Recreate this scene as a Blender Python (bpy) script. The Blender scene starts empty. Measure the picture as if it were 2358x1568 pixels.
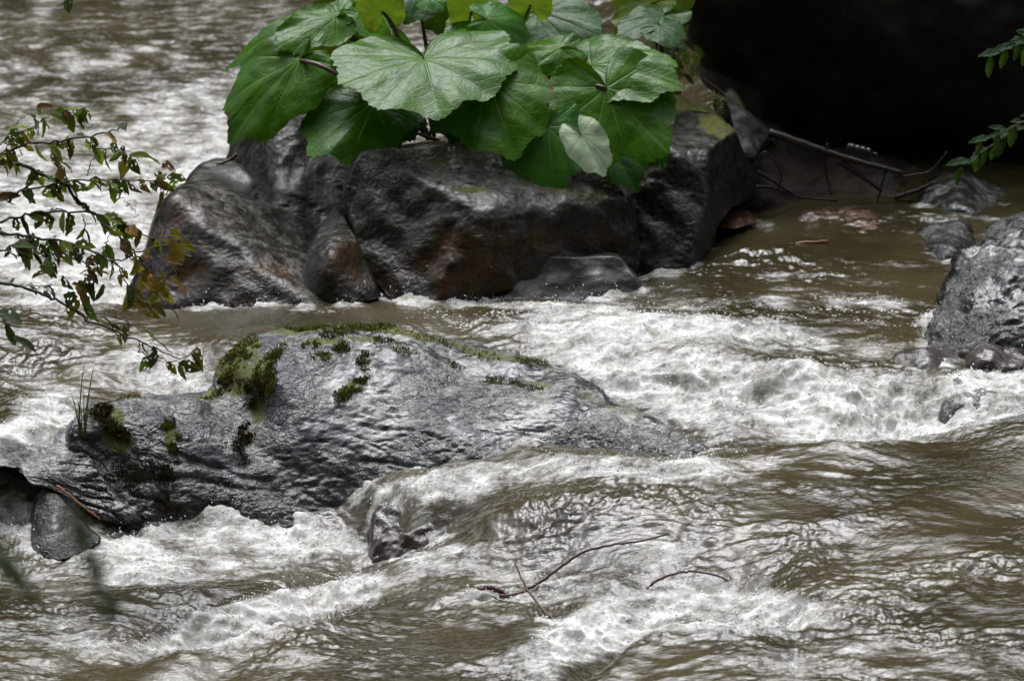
import bpy, math, random
import numpy as np
from mathutils import Vector, Matrix

# ------------------------------------------------------------------ camera, sky, sun, exposure
S = bpy.context.scene
COL = S.collection
HC, PITCH, KF = 5.85, math.radians(17.0), 0.2       # camera height, downward pitch, sensor width / focal length
cam_d = bpy.data.cameras.new('camera')
cam = bpy.data.objects.new('camera', cam_d)
COL.objects.link(cam)
cam.location = (0, 0, HC)
cam.rotation_euler = (math.radians(90) - PITCH, 0, 0)
cam_d.sensor_width = 36.0
cam_d.lens = 36.0 / KF
cam_d.clip_start = 0.5
cam_d.clip_end = 2000
cam_d.dof.use_dof = True
cam_d.dof.focus_distance = 18.9
cam_d.dof.aperture_fstop = 4.5
S.camera = cam

SUN_EL, SUN_AZ = math.radians(63), math.radians(-14)   # azimuth measured from +Y towards +X
W = bpy.data.worlds.new('World')
S.world = W
W.use_nodes = True
wn, wl = W.node_tree.nodes, W.node_tree.links
wn.clear()
sky = wn.new('ShaderNodeTexSky')
sky.sky_type = 'NISHITA'
sky.sun_disc = False
sky.sun_elevation = SUN_EL
sky.sun_rotation = SUN_AZ
sky.air_density = 1.0
sky.dust_density = 7.0
sky.ozone_density = 1.0
hs = wn.new('ShaderNodeHueSaturation')
hs.inputs['Saturation'].default_value = 0.25
bg = wn.new('ShaderNodeBackground')
bg.inputs['Strength'].default_value = 0.15
wo = wn.new('ShaderNodeOutputWorld')
wl.new(sky.outputs[0], hs.inputs['Color'])
wb = wn.new('ShaderNodeMix')          # cool white of an overcast sky
wb.data_type = 'RGBA'
wb.blend_type = 'MULTIPLY'
wb.inputs[0].default_value = 1.0
wb.inputs[7].default_value = (0.95, 0.98, 1.06, 1)
wl.new(hs.outputs[0], wb.inputs[6])
wl.new(wb.outputs[2], bg.inputs['Color'])
wl.new(bg.outputs[0], wo.inputs['Surface'])

sun_d = bpy.data.lights.new('sun', 'SUN')
sun_d.energy = 0.6
sun_d.angle = math.radians(25)
sun_d.color = (1.0, 0.98, 0.95)
sun = bpy.data.objects.new('sun', sun_d)
COL.objects.link(sun)
sdir = Vector((math.cos(SUN_EL) * math.sin(SUN_AZ), math.cos(SUN_EL) * math.cos(SUN_AZ), math.sin(SUN_EL)))
sun.rotation_euler = sdir.to_track_quat('Z', 'Y').to_euler()
sun.location = (0, 20, 30)
S.view_settings.view_transform = 'Standard'
S.view_settings.look = 'None'
S.view_settings.gamma = 1.0
S.view_settings.exposure = 0.74
S.view_settings.use_curve_mapping = False
S.cycles.max_bounces = 6
S.cycles.use_denoising = True

# ------------------------------------------------------------------ helpers
rng = np.random.default_rng(7)
random.seed(11)
SP, CP = math.sin(PITCH), math.cos(PITCH)


def ray(px, py):
    a = (np.asarray(px, float) - 1179.0) / 2358.0 * KF
    b = (784.0 - np.asarray(py, float)) / 2358.0 * KF
    return a, CP + b * SP, -SP + b * CP


def at_z(px, py, z):
    x, y, dz = ray(px, py)
    t = (np.asarray(z, float) - HC) / dz
    return np.stack([x * t, y * t, HC + dz * t], -1)


def at_y(px, py, Y):
    x, y, dz = ray(px, py)
    t = np.asarray(Y, float) / y
    return np.stack([x * t, y * t, HC + dz * t], -1)


def to_px(x, y, z):
    f = y * CP - (z - HC) * SP
    u = y * SP + (z - HC) * CP
    return 1179.0 + x / f / KF * 2358.0, 784.0 - u / f / KF * 2358.0


PERM = np.random.default_rng(3).permutation(256).astype(np.int32)
PERM = np.concatenate([PERM, PERM, PERM])
_g = np.random.default_rng(5).normal(size=(256, 3))
GRAD = (_g / np.linalg.norm(_g, axis=1, keepdims=True)).astype(np.float32)
_a = np.arange(256) * (2 * math.pi / 256)
GRAD2 = np.stack([np.cos(_a), np.sin(_a)], -1).astype(np.float32)


def noise3(p):
    p = np.asarray(p, np.float32)
    i = np.floor(p).astype(np.int32)
    f = p - i
    i &= 255
    u = f * f * f * (f * (f * 6 - 15) + 10)
    out = 0
    for dx in (0, 1):
        for dy in (0, 1):
            for dz in (0, 1):
                h = PERM[PERM[PERM[(i[..., 0] + dx) & 255] + ((i[..., 1] + dy) & 255)] + ((i[..., 2] + dz) & 255)]
                g = GRAD[h]
                d = g[..., 0] * (f[..., 0] - dx) + g[..., 1] * (f[..., 1] - dy) + g[..., 2] * (f[..., 2] - dz)
                w = (u[..., 0] if dx else 1 - u[..., 0]) * (u[..., 1] if dy else 1 - u[..., 1]) * (u[..., 2] if dz else 1 - u[..., 2])
                out = out + w * d
    return out * 1.5


def noise2(x, y):
    x = np.asarray(x, np.float32)
    y = np.asarray(y, np.float32)
    ix = np.floor(x).astype(np.int32)
    iy = np.floor(y).astype(np.int32)
    fx, fy = x - ix, y - iy
    ix &= 255
    iy &= 255
    ux = fx * fx * fx * (fx * (fx * 6 - 15) + 10)
    uy = fy * fy * fy * (fy * (fy * 6 - 15) + 10)
    out = 0
    for dx in (0, 1):
        for dy in (0, 1):
            h = PERM[PERM[(ix + dx) & 255] + ((iy + dy) & 255)]
            d = GRAD2[h, 0] * (fx - dx) + GRAD2[h, 1] * (fy - dy)
            out = out + (ux if dx else 1 - ux) * (uy if dy else 1 - uy) * d
    return out * 1.5


def fbm3(p, octaves=4, gain=0.5):
    o, a, s = 0, 1.0, 1.0
    for k in range(octaves):
        o = o + a * noise3(p * s + 17.3 * k)
        a *= gain
        s *= 2.03
    return o


def ss(a, b, x):
    t = np.clip((x - a) / (b - a), 0, 1)
    return t * t * (3 - 2 * t)


def rbf(pts, vals, c):
    pts = np.asarray(pts, float)
    vals = np.asarray(vals, float)
    m = vals.mean()
    d = np.sqrt(((pts[:, None] - pts[None]) ** 2).sum(-1) + c * c)
    w = np.linalg.solve(d + 1e-9 * np.eye(len(pts)), vals - m)

    def ev(q):
        out = np.full(q.shape[:-1], m)
        for p, k in zip(pts, w):
            out = out + k * np.sqrt((q[..., 0] - p[0]) ** 2 + (q[..., 1] - p[1]) ** 2 + c * c)
        return out
    return ev


def mesh_from(name, V, F, mats=(), smooth=True, attrs=None, midx=None):
    V = np.asarray(V, np.float32)
    me = bpy.data.meshes.new(name)
    if isinstance(F, np.ndarray) and F.ndim == 2:
        n, k = F.shape
        me.vertices.add(len(V))
        me.vertices.foreach_set('co', V.ravel())
        me.loops.add(n * k)
        me.loops.foreach_set('vertex_index', F.astype(np.int32).ravel())
        me.polygons.add(n)
        me.polygons.foreach_set('loop_start', np.arange(0, n * k, k, dtype=np.int32))
        if smooth:
            me.polygons.foreach_set('use_smooth', np.ones(n, bool))
        me.update(calc_edges=True)
    else:
        me.from_pydata([tuple(map(float, v)) for v in V], [], F)
        if smooth:
            me.polygons.foreach_set('use_smooth', np.ones(len(me.polygons), bool))
        me.update()
    for m in mats:
        me.materials.append(m)
    if midx is not None:
        me.polygons.foreach_set('material_index', np.asarray(midx, np.int32))
    for k, v in (attrs or {}).items():
        a = me.attributes.new(k, 'FLOAT', 'POINT')
        a.data.foreach_set('value', np.asarray(v, np.float32))
    return me


def tag(o, label=None, cat=None, group=None, kind=None):
    if label: o['label'] = label
    if cat: o['category'] = cat
    if group: o['group'] = group
    if kind: o['kind'] = kind
    return o


def obj(name, me, parent=None, loc=None):
    o = bpy.data.objects.new(name, me)
    COL.objects.link(o)
    if parent is not None:
        o.parent = parent
    if loc is not None:
        o.location = loc
    return o


def empty(name, loc):
    o = bpy.data.objects.new(name, None)
    o.empty_display_size = 0.1
    COL.objects.link(o)
    o.location = loc
    return o


def grid_faces(r, c, wrap=False):
    i = np.arange(r - 1)[:, None]
    j = np.arange(c if wrap else c - 1)[None]
    j2 = (j + 1) % c
    f = np.stack([i * c + j, i * c + j2, (i + 1) * c + j2, (i + 1) * c + j], -1)
    return f.reshape(-1, 4)


def vnormals(V, F):
    n = np.cross(V[F[:, 2]] - V[F[:, 0]], V[F[:, 3]] - V[F[:, 1]])
    out = np.zeros_like(V)
    for k in range(4):
        np.add.at(out, F[:, k], n)
    return out / np.maximum(np.linalg.norm(out, axis=1, keepdims=True), 1e-12)


def resample(poly, n, closed=True):
    p = np.asarray(poly, float)
    if closed:
        p = np.vstack([p, p[:1]])
    # Catmull-Rom through the points, then uniform in arc length
    m = len(p) - 1
    out = []
    for i in range(m):
        p0 = p[(i - 1) % m] if closed else p[max(i - 1, 0)]
        p1, p2 = p[i], p[i + 1]
        p3 = p[(i + 2) % m if closed else min(i + 2, m)]
        t = np.linspace(0, 1, 12, endpoint=False)[:, None]
        tt = 0.38
        m1, m2 = (p2 - p0) * tt, (p3 - p1) * tt
        h = (2 * t**3 - 3 * t**2 + 1) * p1 + (t**3 - 2 * t**2 + t) * m1 + (-2 * t**3 + 3 * t**2) * p2 + (t**3 - t**2) * m2
        out.append(h)
    out.append(p[-1:])
    q = np.vstack(out)
    d = np.r_[0, np.cumsum(np.linalg.norm(np.diff(q, axis=0), axis=1))]
    s = np.linspace(0, d[-1], n, endpoint=not closed)
    return np.stack([np.interp(s, d, q[:, k]) for k in range(q.shape[1])], -1)


def tube(points, radii, sides=6):
    P = np.asarray(points, float)
    n = len(P)
    R = np.broadcast_to(np.asarray(radii, float), (n,))
    T = np.gradient(P, axis=0)
    T /= np.linalg.norm(T, axis=1, keepdims=True)
    up = np.array([0.13, -0.3, 0.94])
    A = np.cross(T, up)
    A /= np.linalg.norm(A, axis=1, keepdims=True)
    B = np.cross(T, A)
    th = np.arange(sides) * 2 * math.pi / sides
    V = P[:, None] + R[:, None, None] * (np.cos(th)[None, :, None] * A[:, None] + np.sin(th)[None, :, None] * B[:, None])
    V = V.reshape(-1, 3)
    F = [tuple(f) for f in grid_faces(n, sides, True)]
    F.append(tuple(range(sides))[::-1])
    F.append(tuple((n - 1) * sides + k for k in range(sides)))
    return V, F


class MB:
    def __init__(s):
        s.V, s.F, s.n = [], [], 0

    def add(s, V, F):
        s.V.append(np.asarray(V, float))
        s.F += [tuple(i + s.n for i in f) for f in F]
        s.n += len(V)

    def mesh(s, name, mat, smooth=True, attrs=None):
        return mesh_from(name, np.vstack(s.V), s.F, [mat], smooth, attrs)


# ------------------------------------------------------------------ materials
class NT:
    """small node-tree writer"""

    def __init__(s, name):
        s.m = bpy.data.materials.new(name)
        s.m.use_nodes = True
        s.t = s.m.node_tree
        s.t.nodes.clear()
        s.out = s.t.nodes.new('ShaderNodeOutputMaterial')
        s.b = s.t.nodes.new('ShaderNodeBsdfPrincipled')
        s.t.links.new(s.b.outputs[0], s.out.inputs[0])
        s.tc = s.t.nodes.new('ShaderNodeTexCoord')

    def put(s, sock, v):
        if hasattr(v, 'links') or isinstance(v, bpy.types.NodeSocket):
            s.t.links.new(v, sock)
        elif isinstance(v, (tuple, list)) and len(v) == 3 and sock.type == 'RGBA':
            sock.default_value = (*v, 1)
        else:
            sock.default_value = v

    def set(s, **k):
        for n, v in k.items():
            s.put(s.b.inputs[n.replace('_', ' ')], v)

    def co(s, scale=(1, 1, 1), rot=(0, 0, 0)):
        n = s.t.nodes.new('ShaderNodeMapping')
        n.inputs['Scale'].default_value = scale
        n.inputs['Rotation'].default_value = rot
        s.t.links.new(s.tc.outputs['Object'], n.inputs[0])
        return n.outputs[0]

    def noise(s, scale, detail=5, rough=0.55, co=None, dist=0.0, typ=None):
        n = s.t.nodes.new('ShaderNodeTexNoise')
        if typ: n.noise_type = typ
        n.inputs['Scale'].default_value = scale
        n.inputs['Detail'].default_value = detail
        n.inputs['Roughness'].default_value = rough
        n.inputs['Distortion'].default_value = dist
        s.t.links.new(co if co is not None else s.tc.outputs['Object'], n.inputs['Vector'])
        return n.outputs[0]

    def voro(s, scale, feature='F1', co=None, out='Distance'):
        n = s.t.nodes.new('ShaderNodeTexVoronoi')
        n.feature = feature
        n.inputs['Scale'].default_value = scale
        s.t.links.new(co if co is not None else s.tc.outputs['Object'], n.inputs['Vector'])
        return n.outputs[out]

    def ramp(s, x, a, b, lo=0.0, hi=1.0):
        n = s.t.nodes.new('ShaderNodeMapRange')
        n.interpolation_type = 'SMOOTHSTEP'
        s.put(n.inputs[0], x)
        for k, v in zip((1, 2, 3, 4), (a, b, lo, hi)):
            s.put(n.inputs[k], v)
        return n.outputs[0]

    def math(s, op, a, b=0.0, clamp=False):
        n = s.t.nodes.new('ShaderNodeMath')
        n.operation = op
        n.use_clamp = clamp
        s.put(n.inputs[0], a)
        s.put(n.inputs[1], b)
        return n.outputs[0]

    def mix(s, f, a, b):
        n = s.t.nodes.new('ShaderNodeMix')
        n.data_type = 'RGBA'
        s.put(n.inputs[0], f)
        s.put(n.inputs[6], a)
        s.put(n.inputs[7], b)
        return n.outputs[2]

    def attr(s, name):
        n = s.t.nodes.new('ShaderNodeAttribute')
        n.attribute_name = name
        return n.outputs['Fac']

    def bump(s, h, strength=0.5, dist=0.01, prev=None):
        n = s.t.nodes.new('ShaderNodeBump')
        n.inputs['Strength'].default_value = strength
        n.inputs['Distance'].default_value = dist
        s.put(n.inputs['Height'], h)
        if prev is not None: s.t.links.new(prev, n.inputs['Normal'])
        return n.outputs[0]

    def upness(s):
        g = s.t.nodes.new('ShaderNodeNewGeometry')
        x = s.t.nodes.new('ShaderNodeSeparateXYZ')
        s.t.links.new(g.outputs['Normal'], x.inputs[0])
        return x.outputs[2]

    def objrand(s):
        return s.t.nodes.new('ShaderNodeObjectInfo').outputs['Random']


def rock_mat(name, dark, light, rust=None, rust_amt=0.5, moss=0.0, rough=0.3, streak=None, bump=0.6, lichen_toplight=0.0, spec=0.5, crackle=0.0, crackle_scale=16.0, hard=0.0, wet=0.65):
    """wet stone: mottled grain, iron stains in blotches, moss where the surface looks up, fine wet relief"""
    n = NT(name)
    n1 = n.noise(2.2, 8, 0.7)
    n2 = n.noise(18.0, 6, 0.65)
    co = n.co(*streak) if streak else None
    n3 = n.noise(30.0, 5, 0.6, co)
    grain = n.noise(170.0, 3, 0.6)
    g = n.math('ADD', n.math('ADD', n.math('MULTIPLY', n1, 0.5), n.math('MULTIPLY', n2, 0.36)), n.math('MULTIPLY', grain, 0.14))
    col = n.mix(n.ramp(g, 0.38 + 0.09 * hard, 0.64 - 0.09 * hard), dark, light)
    if rust:
        rn = n.math('ADD', n.noise(7.0, 8, 0.75), n.math('SUBTRACT', n.math('MULTIPLY', n.attr('rust'), 0.24), 0.10))
        rmask = n.ramp(rn, 0.62 - 0.25 * rust_amt, 0.72 - 0.1 * rust_amt)
        col = n.mix(n.math('MULTIPLY', n.ramp(rn, 0.62 - 0.25 * rust_amt, 0.74 - 0.08 * rust_amt), 0.75), col, rust)
    if streak:
        col = n.mix(n.math('MULTIPLY', n.ramp(n.noise(3.4, 7, 0.7, n.co((0.6, 1.0, 1.7), (0, math.radians(28), 0))), 0.50, 0.62), 0.75), col, (0.012, 0.0115, 0.011))
    if lichen_toplight > 0:  # pale upward faces: real growth on the grey boulder, painted top light on island rocks
        ln = n.math('MULTIPLY', n.ramp(n.noise(9.0, 8, 0.75), 0.48, 0.58), n.ramp(n.upness(), 0.60, 0.88))
        col = n.mix(n.math('MULTIPLY', ln, lichen_toplight), col, (0.27, 0.28, 0.235))
    sp = n.ramp(grain, 0.40, 0.62, 0.72, 1.3)          # mineral grains
    vm = n.t.nodes.new('ShaderNodeVectorMath')
    vm.operation = 'SCALE'
    n.t.links.new(col, vm.inputs[0])
    n.t.links.new(sp, vm.inputs['Scale'])
    col = vm.outputs[0]
    mo = n.attr('moss')
    mn = n.noise(22.0, 7, 0.75)
    mm = n.ramp(n.math('ADD', mo, n.math('MULTIPLY', n.math('SUBTRACT', mn, 0.5), 1.0)), 0.42, 0.62)
    if moss > 0:
        up = n.math('ADD', n.upness(), n.math('MULTIPLY', n.math('SUBTRACT', n.noise(6.0, 5, 0.6), 0.5), 1.6))
        mm = n.math('MAXIMUM', mm, n.math('MULTIPLY', n.ramp(up, 0.55, 0.95), moss))
    mossc = n.mix(n.noise(40.0, 3), (0.03, 0.038, 0.006), (0.12, 0.125, 0.016))
    col = n.mix(mm, col, mossc)
    r = n.math('ADD', n.ramp(n2, 0.3, 0.7, rough - 0.1, rough + 0.14), n.math('MULTIPLY', mm, 0.5), True)
    h = n.math('ADD', n.math('MULTIPLY', n2, 0.35), n.math('MULTIPLY', n3, 0.4))
    if crackle:
        wv = n.t.nodes.new('ShaderNodeVectorMath')
        wv.operation = 'MULTIPLY_ADD'
        wn_ = n.t.nodes.new('ShaderNodeTexNoise')
        wn_.inputs['Scale'].default_value = 9.0
        wn_.inputs['Detail'].default_value = 6.0
        n.t.links.new(n.tc.outputs['Object'], wn_.inputs['Vector'])
        n.t.links.new(wn_.outputs['Color'], wv.inputs[0])
        wv.inputs[1].default_value = (0.16, 0.16, 0.16)
        n.t.links.new(n.co((0.55, 1.0, 1.5), (0, math.radians(28), 0)), wv.inputs[2])
        e1 = n.voro(crackle_scale, 'DISTANCE_TO_EDGE', wv.outputs[0])
        e2 = n.voro(crackle_scale * 2.6, 'DISTANCE_TO_EDGE', wv.outputs[0])
        ce = n.math('ADD', n.ramp(e1, 0.0, 0.10), n.math('MULTIPLY', n.ramp(e2, 0.0, 0.13), 0.55))
        crk = n.math('MULTIPLY', n.math('SUBTRACT', 1.55, ce), n.ramp(n1, 0.40, 0.56))
        col = n.mix(n.math('MULTIPLY', n.math('MULTIPLY', crk, 0.75), n.math('SUBTRACT', 1.0, mm), True), col, (0.008, 0.0075, 0.007))
        h = n.math('ADD', h, n.math('MULTIPLY', n.math('MULTIPLY', ce, crackle), n.ramp(n1, 0.44, 0.62)))
    b1 = n.bump(h, bump, 0.02)
    b2 = n.bump(n.noise(95.0, 3, 0.6, co), bump * 0.7, 0.006, b1)
    film = n.ramp(n.noise(3.2, 6, 0.7), 0.40, 0.6, 0.04, 1.0)
    if lichen_toplight > 0: film = n.math('MULTIPLY', film, n.math('SUBTRACT', 1.0, n.math('MULTIPLY', ln, 0.9)))
    if rust: film = n.math('MULTIPLY', film, n.math('SUBTRACT', 1.0, n.math('MULTIPLY', rmask, 0.75)))
    n.set(Base_Color=col, Roughness=r, Normal=b2, Specular_IOR_Level=spec)
    n.set(Coat_Weight=n.math('MULTIPLY', n.math('MULTIPLY', film, wet), n.math('SUBTRACT', 1.0, mm)), Coat_Roughness=0.24, Coat_IOR=1.38, Coat_Normal=b1)
    return n.m


def plain(name, col, rough=0.6, col2=None, scale=20, bump=0.0, spec=0.5, trans=0.0):
    n = NT(name)
    c = col
    if col2:
        c = n.mix(n.ramp(n.noise(scale, 5, 0.6), 0.35, 0.65), col, col2)
    n.set(Base_Color=c, Roughness=rough, Specular_IOR_Level=spec)
    if trans:
        n.set(Transmission_Weight=trans)
    if bump:
        n.set(Normal=n.bump(n.noise(scale * 3, 4), bump, 0.01))
    return n.m


M = {}
M['grey_rock'] = rock_mat('wet_grey_gneiss', (0.016, 0.016, 0.018), (0.080, 0.080, 0.085), (0.015, 0.011, 0.007), 0.5, 0.0, 0.24,
                          ((1.0, 1.0, 2.4), (0, math.radians(25), 0)), 0.34, 0.85, 0.42, 1.6, wet=0.38)
M['back_rock'] = rock_mat('wet_dark_rock', (0.009, 0.008, 0.006), (0.032, 0.028, 0.021), (0.05, 0.022, 0.007), 0.15, 0.05, 0.34, None, 0.34, 0, 0.2, 0.3, 14.0, wet=0.35)
M['rust_rock'] = rock_mat('wet_iron_stained_rock', (0.011, 0.009, 0.006), (0.040, 0.032, 0.020), (0.075, 0.032, 0.009), 0.5, 0.0, 0.32, None, 0.34, 0.35, 0.2, 0.35, 14.0, wet=0.45)  # upward faces tinted paler, putting sky light on the tops into the colour
M['slab_rock'] = rock_mat('wet_slab_rock', (0.022, 0.02, 0.019), (0.07, 0.064, 0.06), (0.13, 0.07, 0.025), 0.1, 0.0, 0.42, ((1, 1, 2.5), (0, 0.7, 0)), 0.4)
M['moss_rock'] = rock_mat('mossy_rock', (0.03, 0.028, 0.025), (0.12, 0.115, 0.11), None, 0, 0.85, 0.45, None, 0.5)
M['pointed'] = rock_mat('dark_wet_slate', (0.010, 0.010, 0.009), (0.04, 0.038, 0.034), (0.04, 0.03, 0.010), 0.3, 0.1, 0.32, None, 0.5, 0, 0.4, 0.8, 20.0, wet=0.2)
M['reddish'] = rock_mat('wet_reddish_stone', (0.05, 0.026, 0.014), (0.15, 0.08, 0.045), (0.17, 0.07, 0.02), 0.4, 0.0, 0.25, None, 0.5, wet=0.5)
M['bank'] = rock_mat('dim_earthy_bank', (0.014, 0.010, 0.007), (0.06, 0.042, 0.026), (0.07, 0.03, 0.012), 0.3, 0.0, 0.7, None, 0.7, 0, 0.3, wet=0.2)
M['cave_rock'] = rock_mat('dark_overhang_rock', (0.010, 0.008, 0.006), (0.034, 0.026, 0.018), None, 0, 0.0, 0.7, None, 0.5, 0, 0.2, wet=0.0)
M['right_rock'] = rock_mat('wet_mottled_rock', (0.012, 0.010, 0.008), (0.14, 0.14, 0.14), (0.06, 0.036, 0.014), 0.5, 0.0, 0.25, None, 0.7, 0.2, 0.7, 1.0, 22.0, 0.9)
M['dark_round'] = rock_mat('wet_black_rock', (0.010, 0.010, 0.009), (0.035, 0.035, 0.032), (0.04, 0.035, 0.010), 0.3, 0.1, 0.27, None, 0.4, 0, 0.5, 0.7, 18.0)
M['brown_rock'] = rock_mat('wet_brown_rock', (0.02, 0.014, 0.010), (0.07, 0.052, 0.042), (0.10, 0.042, 0.014), 0.4, 0.0, 0.25, None, 0.6)
M['ledge_rock'] = rock_mat('water_slicked_ledge', (0.012, 0.011, 0.009), (0.045, 0.04, 0.032), (0.06, 0.03, 0.009), 0.25, 0.0, 0.14,
                           ((1.0, 2.6, 2.6), (0, math.radians(30), 0)), 0.7, 0, 0.8)


def water_mat():
    n = NT('turbid_river_water')
    foam, fl = n.attr('foam'), n.attr('fleck')
    co = n.co((0.62, 1.25, 1.0), (0, 0, math.radians(12)))
    a = n.noise(13.0, 8, 0.68, co, 0.5)
    b = n.noise(60.0, 4, 0.65, co, 0.3)
    k = n.math('ADD', n.math('MULTIPLY', n.math('SUBTRACT', a, 0.5), 1.5), n.math('MULTIPLY', n.math('SUBTRACT', b, 0.5), 0.9))
    fm = n.ramp(n.math('ADD', foam, k), 0.26, 1.05)
    fm = n.math('MULTIPLY', fm, n.ramp(foam, 0.0, 0.12))
    # separate bubbles drifting on the surface
    v = n.voro(62.0)
    sel = n.ramp(n.math('ADD', n.noise(9.0, 6, 0.7, n.co((0.5, 1.4, 1.0))), n.math('MULTIPLY', n.math('SUBTRACT', fl, 0.5), 0.5)), 0.54, 0.66)
    sp = n.math('MULTIPLY', n.ramp(v, 0.45, 0.2), n.math('MULTIPLY', sel, n.ramp(fl, 0.05, 0.3)))
    fm = n.math('MAXIMUM', fm, n.math('MULTIPLY', sp, 0.9))
    silt = n.mix(n.ramp(n.noise(1.6, 4, 0.6), 0.35, 0.65), (0.030, 0.0245, 0.0105), (0.058, 0.047, 0.022))
    # thin milky veil of entrained air around the foam
    silt = n.mix(n.math('MULTIPLY', n.ramp(foam, 0.25, 1.0), 0.3), silt, (0.36, 0.34, 0.27))
    fm = n.math('MULTIPLY', fm, n.ramp(n.noise(5.0, 6, 0.7, n.co((0.5, 1.3, 1.0), (0, 0, math.radians(16))), 0.6), 0.3, 0.55, 0.74, 1.0))
    white = n.mix(n.ramp(a, 0.35, 0.65), (0.42, 0.405, 0.35), (0.76, 0.755, 0.735))
    col = n.mix(fm, silt, white)
    r1 = n.bump(n.noise(64.0, 3, 0.5, co, 0.4), 0.28, 0.008)
    r2 = n.bump(n.noise(130.0, 2, 0.5, co, 0.4), 0.15, 0.003, r1)
    fb = n.bump(n.math('MULTIPLY', fm, n.noise(90.0, 5, 0.75)), 0.5, 0.008, r2)
    n.set(Base_Color=col, Roughness=n.ramp(fm, 0, 1, 0.03, 0.38), Normal=fb, IOR=1.33, Specular_IOR_Level=0.6)
    return n.m


M['water'] = water_mat()


def leaf_mat(name, c1, c2, veinc, rough=0.3, damage=0.0, trans=0.25, veins=True):
    n = NT(name)
    col = n.mix(n.ramp(n.noise(14.0, 5, 0.6), 0.3, 0.7), c1, c2)
    h = n.noise(60.0, 4, 0.6)
    if veins:
        phi, rho = n.attr('phi'), n.attr('rho')
        d = n.math('MULTIPLY', n.math('ABSOLUTE', n.math('SUBTRACT', phi, n.math('MULTIPLY', n.math('ROUND', n.math('DIVIDE', phi, 0.62)), 0.62))), rho)
        vm = n.ramp(d, n.ramp(rho, 0, 1, 0.018, 0.010), 0.003)
        vm = n.math('MULTIPLY', vm, n.ramp(rho, 0.9, 0.25, 0.06, 0.6))
        dn = n.math('DIVIDE', n.math('ABSOLUTE', n.math('SUBTRACT', phi, n.math('MULTIPLY', n.math('ROUND', n.math('DIVIDE', phi, 0.62)), 0.62))), 0.31)
        sv = n.math('FRACT', n.math('SUBTRACT', n.math('MULTIPLY', rho, 6.5), n.math('MULTIPLY', dn, 1.7)))
        sv = n.ramp(n.math('ABSOLUTE', n.math('SUBTRACT', sv, 0.5)), 0.10, 0.02)
        vm = n.math('MAXIMUM', vm, n.math('MULTIPLY', sv, n.ramp(rho, 0.15, 0.5, 0.0, 0.15)))
        # netted side veins
        e = n.voro(22.0, 'DISTANCE_TO_EDGE')
        vm = n.math('MAXIMUM', vm, n.math('MULTIPLY', n.ramp(e, 0.05, 0.0), 0.10))
        col = n.mix(vm, col, veinc)
        h = n.math('SUBTRACT', n.math('MULTIPLY', h, 0.4), n.math('MULTIPLY', vm, 0.8))
        if damage:
            ed = n.ramp(n.math('ADD', rho, n.math('MULTIPLY', n.math('SUBTRACT', n.noise(9.0, 5, 0.7), 0.5), 0.9)), 1.01, 1.12)
            col = n.mix(n.math('MULTIPLY', ed, damage), col, (0.09, 0.035, 0.012))
    n.set(Base_Color=col, Roughness=rough, Specular_IOR_Level=0.19, Normal=n.bump(h, 0.55, 0.008))
    # some daylight passes through the blade
    tr = n.t.nodes.new('ShaderNodeBsdfTranslucent')
    n.put(tr.inputs[0], n.mix(0.5, col, (0.18, 0.3, 0.01)))
    ms = n.t.nodes.new('ShaderNodeMixShader')
    ms.inputs[0].default_value = trans
    n.t.links.new(n.b.outputs[0], ms.inputs[1])
    n.t.links.new(tr.outputs[0], ms.inputs[2])
    n.t.links.new(ms.outputs[0], n.out.inputs[0])
    return n.m


M['leaf_green'] = leaf_mat('butterbur_leaf', (0.022, 0.086, 0.002), (0.052, 0.150, 0.004), (0.12, 0.25, 0.035), 0.26, 0.7, 0.222)
M['leaf_light'] = leaf_mat('butterbur_leaf_light', (0.030, 0.13, 0.010), (0.055, 0.18, 0.02), (0.2, 0.3, 0.08), 0.33, 0.4, 0.25)
M['leaf_yellow'] = leaf_mat('butterbur_leaf_yellow', (0.10, 0.17, 0.012), (0.15, 0.22, 0.02), (0.2, 0.14, 0.03), 0.4, 0.3, 0.45)
M['leaf_pale'] = leaf_mat('butterbur_leaf_underside', (0.30, 0.40, 0.24), (0.40, 0.48, 0.31), (0.42, 0.5, 0.33), 0.6, 0.0, 0.1)
M['leaf_dark'] = leaf_mat('butterbur_leaf_dark', (0.012, 0.052, 0.005), (0.022, 0.08, 0.008), (0.07, 0.12, 0.03), 0.35, 0.4, 0.2)
M['stalk'] = plain('butterbur_stalk', (0.05, 0.03, 0.015), 0.4, (0.09, 0.045, 0.03), 12)
M['stalk_green'] = plain('green_stalk', (0.06, 0.1, 0.02), 0.4, (0.1, 0.13, 0.03), 12)
M['bark'] = plain('dark_wet_bark', (0.018, 0.012, 0.010), 0.4, (0.045, 0.032, 0.026), 60, 0.4)
M['red_bark'] = plain('red_brown_twig_bark', (0.05, 0.014, 0.010), 0.4, (0.085, 0.028, 0.02), 60, 0.3)
M['olive_bark'] = plain('olive_twig_bark', (0.07, 0.06, 0.02), 0.5, (0.12, 0.1, 0.03), 60)
M['orange_stick'] = plain('orange_brown_stick', (0.28, 0.10, 0.03), 0.5, (0.16, 0.06, 0.02), 40)
M['red_leaf'] = plain('red_fallen_leaf', (0.4, 0.06, 0.015), 0.4)
M['sh_green'] = leaf_mat('shrub_leaf_green', (0.035, 0.075, 0.012), (0.10, 0.15, 0.02), (0, 0, 0), 0.35, 0, 0.35, False)
M['sh_dark'] = leaf_mat('shrub_leaf_dark', (0.012, 0.03, 0.008), (0.035, 0.05, 0.012), (0, 0, 0), 0.35, 0, 0.15, False)
M['sh_lime'] = leaf_mat('shrub_leaf_lime', (0.13, 0.19, 0.015), (0.2, 0.22, 0.03), (0, 0, 0), 0.4, 0, 0.45, False)
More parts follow.
